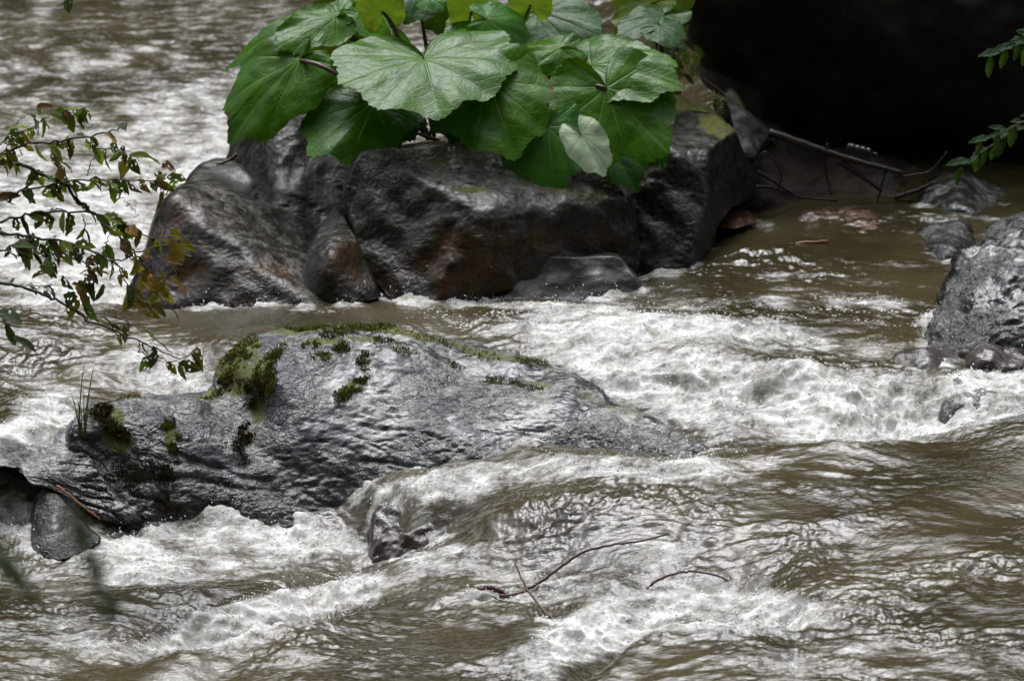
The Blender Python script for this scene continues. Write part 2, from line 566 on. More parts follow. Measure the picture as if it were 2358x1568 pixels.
M['sh_red'] = leaf_mat('shrub_leaf_red_brown', (0.07, 0.022, 0.014), (0.17, 0.07, 0.018), (0, 0, 0), 0.4, 0, 0.3, False)
M['sh_orange'] = leaf_mat('shrub_leaf_orange', (0.26, 0.08, 0.014), (0.22, 0.15, 0.02), (0, 0, 0), 0.45, 0, 0.35, False)
M['fern_green'] = leaf_mat('twig_leaf_green', (0.010, 0.038, 0.009), (0.02, 0.065, 0.015), (0, 0, 0), 0.3, 0, 0.2, False)
M['grass'] = plain('river_grass', (0.05, 0.1, 0.015), 0.4, (0.11, 0.13, 0.025), 10)
M['moss'] = plain('moss_tuft', (0.07, 0.085, 0.008), 0.8, (0.25, 0.25, 0.025), 24)
M['moss_brown'] = plain('brown_moss_tuft', (0.03, 0.02, 0.008), 0.8, (0.10, 0.065, 0.015), 24)
M['spray'] = plain('water_spray', (0.85, 0.86, 0.86), 0.1)
M['bottle'] = plain('clear_bottle_plastic', (0.010, 0.012, 0.013), 0.2, spec=0.5)
M['soil'] = plain('forest_soil', (0.03, 0.025, 0.015), 0.9, (0.05, 0.045, 0.025), 2)
M['forest'] = plain('sky_blocker_forest', (0.012, 0.022, 0.008), 0.9, (0.03, 0.05, 0.015), 0.4, 1.0)

# ------------------------------------------------------------------ the river surface
# (photo x, photo y, water level): where the surface stands at that place
WC = [  # far channel beyond the island, lower than the pool
    (1000, 690, 0.0), (700, 700, 0.0), (470, 715, 0.0), (200, 715, 0.0), (0, 715, 0.0), (-300, 715, 0.0),
    (700, 760, 0.0), (1000, 740, 0.0), (1300, 690, 0.0), (1300, 760, 0.0), (1500, 700, 0.0), (1700, 640, 0.01), (1700, 560, 0.03),
    (2000, 520, 0.03), (1900, 620, 0.01), (2100, 600, 0.02), (2358, 560, 0.05), (2700, 560, 0.05), (2000, 700, 0.0), (2250, 680, 0.01),
    (2050, 800, -0.03), (1750, 780, 0.0), (1450, 760, 0.03), (1450, 830, 0.0), (1750, 850, 0.0), (2150, 860, -0.04), (2358, 850, -0.03), (2358, 800, -0.04), (2700, 850, -0.03),
    (1500, 900, -0.08), (1750, 930, -0.10), (2000, 930, -0.08), (2250, 930, -0.05), (1650, 995, -0.13), (1900, 1000, -0.14), (2150, 1005, -0.1),
    (1700, 1045, 0.0), (1900, 1035, 0.0), (2150, 1030, 0.01), (2330, 985, 0.08), (2500, 980, 0.10), (2800, 1000, 0.05),
    (1620, 1050, 0.0), (1450, 1040, 0.0), (1330, 1028, -0.005), (1220, 1012, -0.015), (1150, 1040, -0.04), (1050, 1068, -0.075),
    (1900, 1150, 0.0), (2300, 1150, 0.01), (2700, 1200, 0.0), (1500, 1150, -0.02), (1250, 1150, -0.03),
    (960, 1090, -0.11), (890, 1105, -0.15), (850, 1130, -0.19), (815, 1165, -0.24), (760, 1215, -0.29),
    (950, 1140, -0.12), (890, 1150, -0.18), (870, 1215, -0.27), (1010, 1235, -0.22), (1100, 1200, -0.13), (1100, 1120, -0.09), (1250, 1090, -0.04), (1150, 1280, -0.17), (1400, 1250, -0.1),
    (600, 1205, -0.3), (400, 1200, -0.31), (250, 1215, -0.32), (0, 1245, -0.34), (-300, 1260, -0.35), (0, 1180, -0.3), (-300, 1180, -0.3),
    (700, 1260, -0.32), (300, 1320, -0.33), (0, 1400, -0.34), (700, 1340, -0.28), (900, 1320, -0.25),
    (200, 1540, -0.33), (600, 1540, -0.3), (1000, 1500, -0.25), (1250, 1420, -0.22), (1600, 1400, -0.12), (1900, 1350, -0.05), (2300, 1350, -0.02),
    (2000, 1500, -0.08), (2358, 1568, -0.06), (1600, 1560, -0.12), (2700, 1568, -0.05), (-300, 1560, -0.35), (1000, 1700, -0.28), (2200, 1750, -0.1), (0, 1750, -0.35), (-300, 1750, -0.35),
    (0, 830, -0.04), (300, 830, -0.03), (450, 860, -0.05), (0, 920, -0.07), (300, 900, -0.08), (-300, 830, -0.04), (-300, 960, -0.08),
    (60, 985, -0.06), (150, 985, -0.08), (700, 830, 0.0),
]
wp = np.array([at_z(a, b, c) for a, b, c in WC])
extra = [(x, y, -0.5) for x in (-6, -3.5, -2.4, -1.6, -0.9, -0.2) for y in (21.0, 23, 25.5, 29, 36)] + \
        [(x, y, 0.05) for x in (1.2, 2.2, 3.5) for y in (21.8, 24, 27)] + [(0.5, 21.5, -0.2), (0.5, 24, -0.25), (0.5, 29, -0.35), (2.0, 36, -0.3)] + \
        [(x, 20.3, -0.35) for x in (-6, -3.5, -2.4, -1.7)]
extra += [tuple(at_y(a, b, c)[:2]) + (-0.22,) for a, b, c in [(600, 900, 18.35), (800, 880, 18.35), (1000, 880, 18.3), (1150, 890, 18.25), (1300, 925, 18.17), (1420, 955, 18.06), (700, 1050, 18.02), (900, 1000, 18.06), (1080, 970, 18.08),
                                                             (400, 1000, 18.1), (250, 1000, 18.1), (450, 1120, 17.95), (760, 770, 18.6), (1000, 800, 18.55), (1200, 840, 18.45)]]
wp = np.vstack([wp, np.array(extra)])
level = rbf(wp[:, :2], wp[:, 2], 0.10)

CREST = [  # humps whose far side drops away: (photo points at the crest, level, drop, reach behind)
    ([(300, 1495), (430, 1470), (600, 1440), (760, 1415), (880, 1400)], -0.24, 0.10, 0.55),
    ([(1290, 1575), (1370, 1520), (1480, 1475), (1600, 1450), (1700, 1448), (1830, 1470)], -0.12, 0.11, 0.6),
    ([(1600, 1035), (1800, 1030), (2000, 1028), (2150, 1022), (2240, 1008)], 0.0, 0.05, 0.4),
    ([(700, 1330), (830, 1295), (960, 1270), (1040, 1262)], -0.24, 0.05, 0.3),
]


def water_z(x, y):
    q = np.stack([x, y], -1)
    z = level(q)
    for pts, zl, drop, back in CREST:
        w = np.array([at_z(a, b, zl) for a, b in pts])
        o = np.argsort(w[:, 0])
        yl = np.interp(x, w[o, 0], w[o, 1]) + 0.03 * noise2(x * 5, x * 0 + zl * 50)
        win = ss(w[o[0], 0] - 0.1, w[o[0], 0] + 0.2, x) * (1 - ss(w[o[-1], 0] - 0.2, w[o[-1], 0] + 0.1, x))
        dy = y - yl
        z = z + win * (-drop * ss(0.0, 0.14, dy) * (1 - ss(0.2, back + 0.2, dy)) + 0.35 * drop * np.exp(-((dy + 0.05) / 0.16) ** 2))
    return z


def blob(px, py, cx, cy, rx, ry, ang=0.0, soft=0.5):
    c, s = math.cos(math.radians(ang)), math.sin(math.radians(ang))
    u = ((px - cx) * c + (py - cy) * s) / rx
    v = (-(px - cx) * s + (py - cy) * c) / ry
    return 1 - ss(1 - soft, 1 + soft, np.sqrt(u * u + v * v))


#        cx    cy    rx   ry  ang amount
FOAM = [(200, 420, 420, 140, 0, 0.30), (250, 560, 360, 130, 0, 0.42), (150, 670, 280, 60, 0, 0.52), (500, 330, 220, 140, 0, 0.34),
        (1500, 750, 330, 32, 2, 0.80), (1430, 800, 250, 40, 2, 0.75), (1250, 760, 120, 18, 0, 0.55),
        (1650, 870, 330, 55, 8, 0.85), (1800, 930, 380, 75, 4, 1.0), (1560, 900, 200, 60, 25, 0.95), (2080, 960, 260, 60, -6, 1.0),
        (2250, 930, 140, 45, 0, 0.8), (1950, 800, 220, 35, 3, 0.5), (1700, 700, 420, 14, 1, 0.45), (1250, 660, 250, 14, 0, 0.5),
        (800, 668, 130, 14, -4, 0.85), (560, 700, 150, 12, -3, 0.8), (930, 690, 90, 12, 6, 0.8), (1090, 692, 60, 14, -8, 0.85), (1300, 672, 200, 14, -2, 0.75), (1290, 712, 220, 10, 2, 0.6), (1900, 640, 300, 14, 3, 0.3), (2000, 690, 250, 16, 5, 0.35),
        (150, 770, 300, 28, 0, 0.36), (330, 810, 200, 26, 0, 0.40), (200, 870, 260, 40, 0, 0.48), (420, 870, 120, 40, 0, 0.45),
        (50, 985, 120, 30, -14, 1.0), (80, 1010, 120, 30, 0, 0.9), (120, 930, 120, 25, 0, 0.5),
        (30, 1190, 80, 50, 0, 0.8), (480, 1215, 320, 20, 1, 0.7), (690, 1235, 150, 30, 8, 0.95), (560, 1270, 220, 50, 0, 0.5), (330, 1300, 120, 42, 15, 0.75),
        (780, 1245, 60, 14, 10, 0.95), (250, 1240, 200, 20, -3, 0.45), (620, 1420, 270, 42, -16, 0.9), (450, 1455, 110, 28, -14, 0.95), (800, 1365, 130, 30, -10, 0.8),
        (120, 1330, 180, 60, 0, 0.34), (150, 1440, 170, 50, -10, 0.38), (250, 1500, 140, 30, 0, 0.4),
        (1440, 1430, 260, 60, -20, 0.9), (1650, 1395, 260, 55, 0, 0.8), (1330, 1480, 130, 50, -30, 0.7), (1850, 1400, 110, 30, 0, 0.55), (1500, 1290, 110, 35, -10, 0.55),
        (1300, 1345, 120, 35, 0, 0.6), (1500, 1085, 230, 26, 3, 0.62), (1680, 1060, 150, 20, 0, 0.6), (1250, 1075, 150, 20, -8, 0.35),
        (1150, 1095, 220, 40, -6, 0.42), (1000, 1110, 130, 30, -10, 0.42), (880, 1165, 22, 55, 38, 0.85), (950, 1120, 110, 20, -10, 0.4), (960, 1240, 70, 16, 0, 0.6), (1030, 1290, 130, 25, -5, 0.45), (1150, 1310, 90, 20, 0, 0.45),
        (1120, 1378, 60, 8, 0, 0.85), (1205, 1374, 40, 8, 0, 0.8), (1490, 1366, 30, 8, 0, 0.85), (1684, 1356, 30, 8, 0, 0.8), (1265, 1428, 35, 8, 0, 0.8), (1500, 1252, 60, 7, 0, 0.6), (2050, 1490, 200, 25, 0, 0.25), (2250, 1520, 160, 30, 0, 0.35), (1800, 1540, 200, 25, 0, 0.3), (1200, 1230, 200, 40, -10, 0.25), (900, 1530, 300, 30, 0, 0.2),
        (2290, 890, 90, 26, 0, 0.5), (2200, 830, 100, 12, 0, 0.4), (2130, 480, 40, 12, 0, 0.5), (2200, 508, 160, 10, 0, 0.35), (1720, 510, 80, 14, 10, 0.4)]
FLECK = [(1500, 690, 700, 60, 0, 0.45), (1950, 740, 260, 70, 0, 0.45), (800, 690, 420, 50, 0, 0.35), (500, 760, 160, 30, 0, 0.3), (1150, 740, 200, 25, 0, 0.5), (1100, 665, 300, 20, 0, 0.5)]
SMOOTH = [(700, 725, 330, 30, 0, 0.75), (520, 735, 140, 40, 0, 0.8), (2250, 1100, 200, 70, 0, 0.65), (2100, 700, 220, 60, 0, 0.4), (1820, 1170, 110, 30, 0, 0.7),
          (1000, 700, 220, 25, 0, 0.5), (2000, 440, 250, 40, 0, 0.6), (2280, 1400, 130, 50, 0, 0.5)]


def build_water():
    pxs = np.concatenate([np.linspace(-2600, -140, 28)[:-1], np.linspace(-140, 2500, 960), np.linspace(2500, 5000, 28)[1:]])
    pys = np.concatenate([np.linspace(2300, 1630, 16)[:-1], np.linspace(1630, -60, 960), np.linspace(-60, -2600, 32)[1:]])
    s = (pxs - 1179) / 2358 * KF
    yy = at_z(np.full_like(pys, 1179), pys, -0.15)[:, 1]
    sc = yy / CP
    X = s[None] * sc[:, None]
    Y = np.broadcast_to(yy[:, None], X.shape).copy()
    Z0 = water_z(X, Y)
    px, py = to_px(X, Y, Z0)

    def total(lst):
        f = np.zeros_like(X)
        for cx, cy, rx, ry, an, am in lst:
            f = 1 - (1 - f) * (1 - am * blob(px, py, cx, cy, rx, ry, an))
        return f
    big = 0.5 + 0.5 * noise2(X * 2.2 + 3, Y * 1.1)
    foam = total(FOAM)
    calm0 = total(SMOOTH)
    lace = ss(-0.3, 0.5, noise2(X * 2.0 + 50, Y * 1.6 + 3))
    # the river goes on outside the frame as it does inside: patchy
    inside = ss(-350, -60, px) * (1 - ss(2418, 2700, px)) * ss(-100, 0, py) * (1 - ss(1568, 1800, py))
    far = ss(0, 220, py)
    foam = foam * inside + (1 - inside) * ss(0.45, 0.9, big) * 0.6
    foam = 1 - (1 - foam) * (1 - 0.26 * inside * lace * ss(1000, 1120, py) * (1 - calm0)) * (1 - 0.38 * ss(20.6, 21.6, Y) * (1 - ss(-0.4, 0.9, X)))
    foam = foam * (0.72 + 0.5 * noise2(X * 6 + 9, Y * 3.5) + 0.28)
    fleck = total(FLECK) * inside
    calm = total(SMOOTH) * inside
    farw = ss(20.6, 21.6, Y) * (1 - ss(-0.4, 0.9, X))            # the far channel is choppy throughout
    rough = (1 - calm) * (0.72 + 0.6 * foam - 0.42 * farw)
    # choppy standing waves, drawn out along the current (right to left, slightly towards the viewer)
    a = math.radians(-14)
    U = X * math.cos(a) + Y * math.sin(a)
    Vv = -X * math.sin(a) + Y * math.cos(a)
    wu = 0.10 * noise2(U * 2.3 + 5, Vv * 2.3)
    wv = 0.10 * noise2(U * 2.3 + 40, Vv * 2.3 + 9)
    U, Vv = U + wu, Vv + wv
    patch = 0.38 + 0.75 * ss(-0.45, 0.5, noise2(U * 1.3 + 31, Vv * 2.1 + 7))      # smooth tongues between choppy stretches
    patch2 = 0.35 + 0.9 * ss(-0.3, 0.5, noise2(U * 3.1 + 3, Vv * 4.3 + 17))
    Z = Z0 + rough * (0.034 * noise2(U * 1.5, Vv * 2.4)
                      + 0.016 * noise2(U * 3.4 + 3, Vv * 4.6)
                      + patch * (0.0085 * noise2(U * 5.5 + 7, Vv * 9.5)
                                 + 0.0070 * noise2(U * 10 + 1, Vv * 17)
                                 + 0.0062 * noise2(U * 17, Vv * 29 + 11)
                                 + patch2 * 0.0036 * noise2(U * 29, Vv * 48 + 5)
                                 + patch2 * 0.0034 * noise2(U * 56 + 2, Vv * 80)))
    Z = Z + foam ** 1.5 * (0.030 * noise2(U * 4 + 20, Vv * 7)
                           + 0.020 * noise2(U * 9 + 20, Vv * 14)
                           + 0.008 * noise2(U * 26, Vv * 30 + 3) + 0.006 * noise2(U * 60, Vv * 60 + 3))
    churn = np.maximum(blob(px, py, 1850, 915, 430, 75, 3, 0.5), 0.7 * blob(px, py, 600, 1425, 260, 40, -16, 0.5)) * inside
    Z = Z + churn * (0.045 * noise2(U * 2.8 + 60, Vv * 3.6) + 0.030 * np.abs(noise2(U * 7 + 8, Vv * 9)) + 0.016 * noise2(U * 17, Vv * 21))
    foam = np.maximum(foam, churn * 0.75)
    fall = blob(px, py, 825, 1160, 85, 60, 0, 0.4)                # the slide between boulder and weedy stone runs in threads
    thread = noise2(X * 42 + Y * 20 + 2 * noise2(X * 9, Y * 9), Y * 7)
    Z = Z + fall * 0.005 * thread
    foam = np.maximum(foam, fall * ss(0.1, 0.7, thread) * 0.45)
    Z = np.where(Y > 40, -0.5, Z)
    V = np.stack([X, Y, Z], -1).reshape(-1, 3)
    me = mesh_from('river_water', V, grid_faces(*X.shape), [M['water']], True, {'foam': foam.ravel(), 'fleck': fleck.ravel()})
    o = obj('river_water', me)
    tag(o, 'brown turbid river water breaking into white foam around the boulders', kind='structure')
    return X, Y, Z, foam, px, py


WX, WY, WZ, WF, WPX, WPY = build_water()


# ------------------------------------------------------------------ rocks
ROCKV = []


def rock(name, outline, depth, mat, label, spine, n=240, rings=50, thick=0.5, edge=0.12, amps=((2.5, 0.03), (7, 0.012), (20, 0.004)), ridged=0.0,
         strata=None, facets=None, fk=0.03, c=40, cat='boulder', group=None, moss=(), rust=()):
    ol = resample(outline, n)
    area = np.sum(ol[:, 0] * np.roll(ol[:, 1], -1) - np.roll(ol[:, 0], -1) * ol[:, 1])
    if area > 0: ol = ol[::-1]
    sp = np.asarray(spine, float)
    d = sp[1] - sp[0]
    tt = np.clip(((ol - sp[0]) @ d) / max(d @ d, 1e-9), 0, 1)
    cen = sp[0] + tt[:, None] * d
    pts, vals = [], []
    for a, b, k, v in depth:
        pts.append((a, b))
        vals.append(v if k == 'y' else float(at_z(a, b, v)[1]))
    fy = rbf(pts, vals, c)
    t = 1 - (1 - np.linspace(0, 1, rings)) ** 1.0
    t[0] = 0.0
    Q = cen[None] + t[:, None, None] * (ol - cen)[None]
    if facets:
        # flat faces meeting in worn edges: the surface is the farthest of the facet planes
        E = []
        for tri in facets:
            A3 = np.array([(a, b, 1.0) for a, b, k, v in tri])
            co = np.linalg.solve(A3, np.array([v if k == 'y' else float(at_z(a, b, v)[1]) for a, b, k, v in tri]))
            E.append(co[0] * Q[..., 0] + co[1] * Q[..., 1] + co[2] + 0.02 * noise2(Q[..., 0] / 60 + co[2] * 9, Q[..., 1] / 60))
        E = np.stack(E)
        mx = E.max(0)
        Yf = mx + fk * np.log(np.exp((E - mx) / fk).sum(0))
    else:
        Yf = fy(Q)
    e = np.clip((t - (1 - edge)) / edge, 0, 1)[:, None]
    Yf = Yf + 0.09 * (1 - np.sqrt(np.maximum(0, 1 - e * e)))
    tb = np.cos(np.linspace(0.12, math.pi / 2, max(6, rings // 3)))
    tb[-1] = 0.0
    Qb = cen[None] + tb[:, None, None] * (ol - cen)[None]
    Yb = Yf[-1][None] + thick * np.sqrt(np.maximum(0, 1 - tb ** 2))[:, None]
    A = at_y(Q[..., 0], Q[..., 1], Yf)
    B = at_y(Qb[..., 0], Qb[..., 1], Yb)
    V = np.concatenate([A, B]).reshape(-1, 3)
    F = grid_faces(rings + len(tb), n, True)
    N = vnormals(V, F)
    inner = A.mean((0, 1))
    if ((V - (inner + np.array([0, thick * 0.5, 0]))) * N).sum() < 0:
        F = F[:, ::-1]
        N = -N
    off = 0
    for fr, am in amps:
        x = noise3(V * fr + fr)
        off = off + am * x
        if ridged:
            off = off + ridged * am * (0.35 - np.abs(noise3(V * fr * 1.3 + 31)))
    if strata is not None:
        ax, fr, am = strata
        ax = np.asarray(ax, float) / np.linalg.norm(ax)
        al = V - 0.75 * (V @ ax)[:, None] * ax          # stretch the noise along the grain
        msk = np.clip(0.05 + 0.9 * noise3(V * 2.1 + 4) + 0.9 * (1 - ss(-0.22, 0.12, V[:, 2])), 0, 1.2)
        r1, r2, r3 = (np.abs(noise3(al * f + 5 * f)) for f in (fr, fr * 2.3, fr * 5.1))
        off = off - msk * am * (np.exp(-(r1 / 0.10) ** 2) + 0.55 * np.exp(-(r2 / 0.12) ** 2) + 0.25 * np.exp(-(r3 / 0.15) ** 2))   # cracks along the grain
        off = off + msk * am * 0.5 * noise3(al * fr * 0.6 + 9)
    V = V + N * off[:, None]
    pq = np.concatenate([Q, Qb]).reshape(-1, 2)
    mo = np.zeros(len(V))
    for cx, cy, rx, ry, an, am in moss:
        mo = np.maximum(mo, am * blob(pq[:, 0], pq[:, 1], cx, cy, rx, ry, an, 0.5))
    mo[rings * n:] *= 0.0
    ru = np.zeros(len(V))
    for cx, cy, rx, ry, an, am in rust:
        ru = np.maximum(ru, am * blob(pq[:, 0], pq[:, 1], cx, cy, rx, ry, an, 0.6))
    ROCKV.append(V[:rings * n])
    base = np.array([inner[0], inner[1] + thick * 0.3, V[:, 2].min() + 0.02])
    me = mesh_from(name, V - base, F, [mat], True, {'moss': mo, 'rust': ru})
    o = obj(name, me, None, base)
    tag(o, label, cat, group)
    return o, dict(V=V[:rings * n], N=N[:rings * n], q=pq[:rings * n], base=base)


def moss_patch(parent, info, cx, cy, rx, ry, ang, count, length, mat, name='moss'):
    """tufts of fine blades rooted on the stone"""
    q = info['q']
    m = blob(q[:, 0], q[:, 1], cx, cy, rx, ry, ang, 0.35)
    m = m * (0.34 + 1.2 * noise3(info['V'] * 11) + 0.7 * noise3(info['V'] * 34))
    idx = np.nonzero(m > 0.12)[0]
    if len(idx) < 4: return
    r = np.random.default_rng(int(cx * 7 + cy))
    pick = r.choice(idx, count)
    P = info['V'][pick] + r.normal(0, 0.006, (count, 3)) - info['base']
    N = info['N'][pick]
    D = N + r.normal(0, 0.55, (count, 3)) + np.array([0, 0, 0.35])
    D /= np.linalg.norm(D, axis=1, keepdims=True)
    L = 0.5 * length * (0.4 + r.random(count))[:, None]
    T = np.cross(D, r.normal(size=(count, 3)))
    T /= np.linalg.norm(T, axis=1, keepdims=True)
    w = 0.0028
    V = np.stack([P - N * 0.006 - T * w, P - N * 0.006 + T * w, P + D * L], 1).reshape(-1, 3)
    F = np.arange(3 * count).reshape(-1, 3)
    tag(obj(name, mesh_from(name, V, F, [mat], False), parent), kind='stuff')


# --- the large grey boulder in front
FG_MOSS = [(570, 850, 62, 58, -40, 0.60), (535, 860, 32, 50, 10, 0.85), (565, 800, 40, 24, -40, 0.8), (605, 840, 55, 18, -52, 0.8), (560, 890, 60, 20, 5, 0.85), (612, 885, 18, 45, 20, 0.75), (592, 945, 20, 40, 0, 0.65), (250, 960, 45, 34, 20, 0.7), (270, 1010, 50, 34, 30, 0.65),
           (395, 1010, 18, 32, 10, 0.7), (570, 1010, 24, 34, 20, 0.5), (300, 1090, 80, 60, 20, 0.42), (740, 758, 130, 9, 1, 0.75), (920, 775, 170, 8, 6, 0.68), (1120, 808, 110, 9, 12, 0.6), (740, 790, 60, 9, 4, 0.6), (840, 795, 60, 8, 4, 0.6), (800, 895, 44, 12, -32, 0.7),
           (1250, 880, 60, 8, 18, 0.55), (1400, 935, 120, 10, 22, 0.5), (1300, 985, 150, 26, 8, 0.35), (400, 1150, 110, 36, 10, 0.4), (480, 906, 40, 6, -20, 0.7)]
fg, fgi = rock('grey_boulder',
               [(140, 1030), (150, 985), (170, 958), (205, 930), (270, 918), (340, 912), (410, 917), (465, 912), (495, 893), (505, 850), (528, 805), (575, 770), (640, 752), (720, 751), (850, 757),
                (960, 775), (1050, 790), (1150, 812), (1240, 835), (1310, 862), (1370, 895), (1410, 925), (1470, 955), (1530, 985), (1580, 1010), (1625, 1040), (1660, 1075),
                (1500, 1110), (1300, 1110), (1150, 1130), (1000, 1170), (900, 1210), (830, 1290), (600, 1285), (300, 1275), (180, 1220), (150, 1120)],
               [(150, 985, 'y', 18.1), (205, 930, 'y', 18.2), (340, 912, 'y', 18.28), (465, 912, 'y', 18.3), (500, 880, 'y', 18.5), (528, 805, 'y', 18.58), (640, 752, 'y', 18.66), (720, 751, 'y', 18.66),
                (850, 757, 'y', 18.66), (1050, 790, 'y', 18.62), (1240, 835, 'y', 18.5), (1370, 895, 'y', 18.32), (1470, 955, 'y', 18.1), (1580, 1012, 'y', 17.92),
                (535, 860, 'y', 18.42), (580, 860, 'y', 18.30), (640, 800, 'y', 18.40), (750, 800, 'y', 18.44), (620, 900, 'y', 18.21), (580, 940, 'y', 18.26), (520, 930, 'y', 18.27), (660, 850, 'y', 18.26), (760, 860, 'y', 18.29), (700, 930, 'y', 18.13), (850, 930, 'y', 18.17), (1000, 880, 'y', 18.30), (900, 840, 'y', 18.36),
                (1000, 820, 'y', 18.48), (1130, 880, 'y', 18.28), (1200, 890, 'y', 18.24), (1290, 915, 'y', 18.16), (1320, 905, 'y', 18.20), (1300, 960, 'y', 18.03), (1400, 955, 'y', 18.05), (1480, 1000, 'y', 17.93),
                (1000, 980, 'y', 18.06), (1130, 970, 'y', 18.06), (800, 1010, 'y', 18.02), (700, 1010, 'y', 18.03), (600, 1010, 'y', 18.10), (900, 1060, 'y', 17.95), (700, 1100, 'y', 17.93), (740, 1200, 'y', 17.82), (600, 1195, 'y', 17.83),
                (450, 1000, 'y', 18.06), (330, 950, 'y', 18.15), (240, 980, 'y', 18.10), (250, 1050, 'y', 18.04), (380, 1090, 'y', 17.96), (520, 1090, 'y', 17.99), (450, 1180, 'y', 17.85), (280, 1180, 'y', 17.87), (190, 1130, 'y', 17.98),
                (1050, 1060, 'y', 17.90), (1200, 1030, 'y', 17.93), (1350, 1030, 'y', 17.92), (1600, 1060, 'y', 17.84), (1300, 1105, 'y', 17.85), (1000, 1165, 'y', 17.80), (830, 1285, 'y', 17.76), (500, 1280, 'y', 17.8), (180, 1215, 'y', 17.9)],
               M['grey_rock'], 'big wet grey boulder capped with green moss in the rapids', [(420, 1040), (1330, 985)], n=760, rings=120, thick=0.7, edge=0.06,
               amps=((2.2, 0.03), (5, 0.014), (12, 0.006), (30, 0.003), (65, 0.0018)), ridged=0.6, strata=((1, 0.1, -0.45), 6, 0.011), c=25, moss=FG_MOSS,
               rust=[(300, 1090, 150, 100, 15, 1.0), (560, 1030, 60, 90, 10, 0.9), (470, 1130, 170, 70, 8, 0.9), (720, 1150, 130, 60, 0, 0.8), (1460, 1000, 190, 45, 14, 0.9), (860, 960, 140, 40, 15, 0.45), (1000, 1010, 160, 40, 12, 0.5)])
PATCH = [(532, 850, 22, 38, 10, 1900, 0.013, 'moss'), (565, 797, 36, 20, -40, 1700, 0.013, 'moss'), (608, 835, 46, 14, -52, 1700, 0.013, 'moss'), (555, 888, 48, 14, 5, 1600, 0.014, 'moss_brown'), (612, 880, 13, 38, 20, 1100, 0.013, 'moss'), (592, 935, 13, 28, 0, 700, 0.015, 'moss_brown'), (640, 800, 26, 8, -40, 500, 0.012, 'moss'), (920, 776, 120, 6, 6, 900, 0.010, 'moss'), (1090, 803, 70, 6, 12, 500, 0.010, 'moss'), (700, 751, 60, 7, 0, 1200, 0.014, 'moss'),
         (805, 762, 90, 8, 4, 2000, 0.014, 'moss'), (775, 778, 40, 8, 0, 900, 0.014, 'moss'), (715, 795, 20, 8, 5, 400, 0.014, 'moss'), (880, 798, 28, 7, 3, 420, 0.012, 'moss'), (790, 810, 20, 14, 0, 650, 0.016, 'moss'), (738, 824, 22, 9, 0, 450, 0.014, 'moss'),
         (840, 838, 17, 15, 0, 600, 0.016, 'moss'), (925, 818, 30, 6, 4, 300, 0.012, 'moss'), (830, 885, 26, 12, -20, 700, 0.016, 'moss'), (790, 905, 24, 16, -40, 700, 0.016, 'moss'), (1230, 832, 40, 8, 14, 700, 0.013, 'moss'), (1140, 858, 20, 7, 14, 300, 0.012, 'moss'),
         (1210, 880, 36, 6, 18, 400, 0.012, 'moss'), (1050, 835, 18, 5, 10, 200, 0.012, 'moss'), (300, 917, 30, 5, -8, 350, 0.013, 'moss'), (490, 905, 34, 6, -20, 500, 0.014, 'moss'), (232, 945, 26, 16, 0, 1000, 0.014, 'moss_brown'), (258, 985, 44, 16, 34, 1700, 0.014, 'moss_brown'),
         (395, 1005, 18, 34, -8, 1200, 0.018, 'moss'), (570, 995, 18, 18, 0, 700, 0.018, 'moss_brown'), (560, 1040, 24, 30, 20, 800, 0.016, 'moss_brown'), (330, 1100, 80, 40, 20, 2200, 0.014, 'moss_brown'), (400, 1165, 60, 18, 10, 900, 0.014, 'moss_brown'), (885, 930, 14, 10, 0, 200, 0.014, 'moss')]
for a in PATCH:
    moss_patch(fg, fgi, *a[:7], M[a[7]])

# --- ledge at the left edge with the current sliding over it, and the pointed stone below it
rock('ledge_rock', [(-260, 1000), (-100, 1005), (60, 1008), (150, 985), (205, 1010), (235, 1080), (290, 1160), (330, 1200), (240, 1205), (180, 1170), (110, 1130), (70, 1120), (30, 1075), (-100, 1090), (-260, 1110)],
     [(-260, 1000, 'y', 18.35), (60, 1008, 'y', 18.2), (150, 985, 'y', 18.22), (205, 1010, 'y', 18.12), (0, 1050, 'y', 17.95), (120, 1060, 'y', 17.98), (60, 1100, 'y', 17.85), (235, 1080, 'y', 17.98), (300, 1190, 'y', 17.78), (200, 1160, 'y', 17.84), (-260, 1060, 'y', 17.95), (-200, 1100, 'y', 18.0)],
     M['ledge_rock'], 'low dark ledge at left edge with water sliding over it', [(-160, 1050), (190, 1100)], n=360, rings=60, thick=0.5, edge=0.25, amps=((3, 0.02), (9, 0.01), (24, 0.004)), strata=((1, 0, -0.6), 16, 0.014), cat='rock')
rock('overhang_rock', [(-240, 1060), (-60, 1050), (40, 1075), (110, 1125), (200, 1170), (230, 1230), (120, 1240), (72, 1205), (20, 1155), (-40, 1120), (-240, 1110)],
     [(-240, 1080, 'y', 18.15), (0, 1080, 'y', 18.05), (100, 1140, 'y', 17.98), (70, 1190, 'y', 18.0), (200, 1200, 'y', 17.92), (0, 1130, 'y', 18.05)],
     M['dark_round'], 'black undercut rock below the ledge at left edge', [(-140, 1085), (120, 1180)], n=200, rings=30, thick=0.3, edge=0.3, cat='rock')
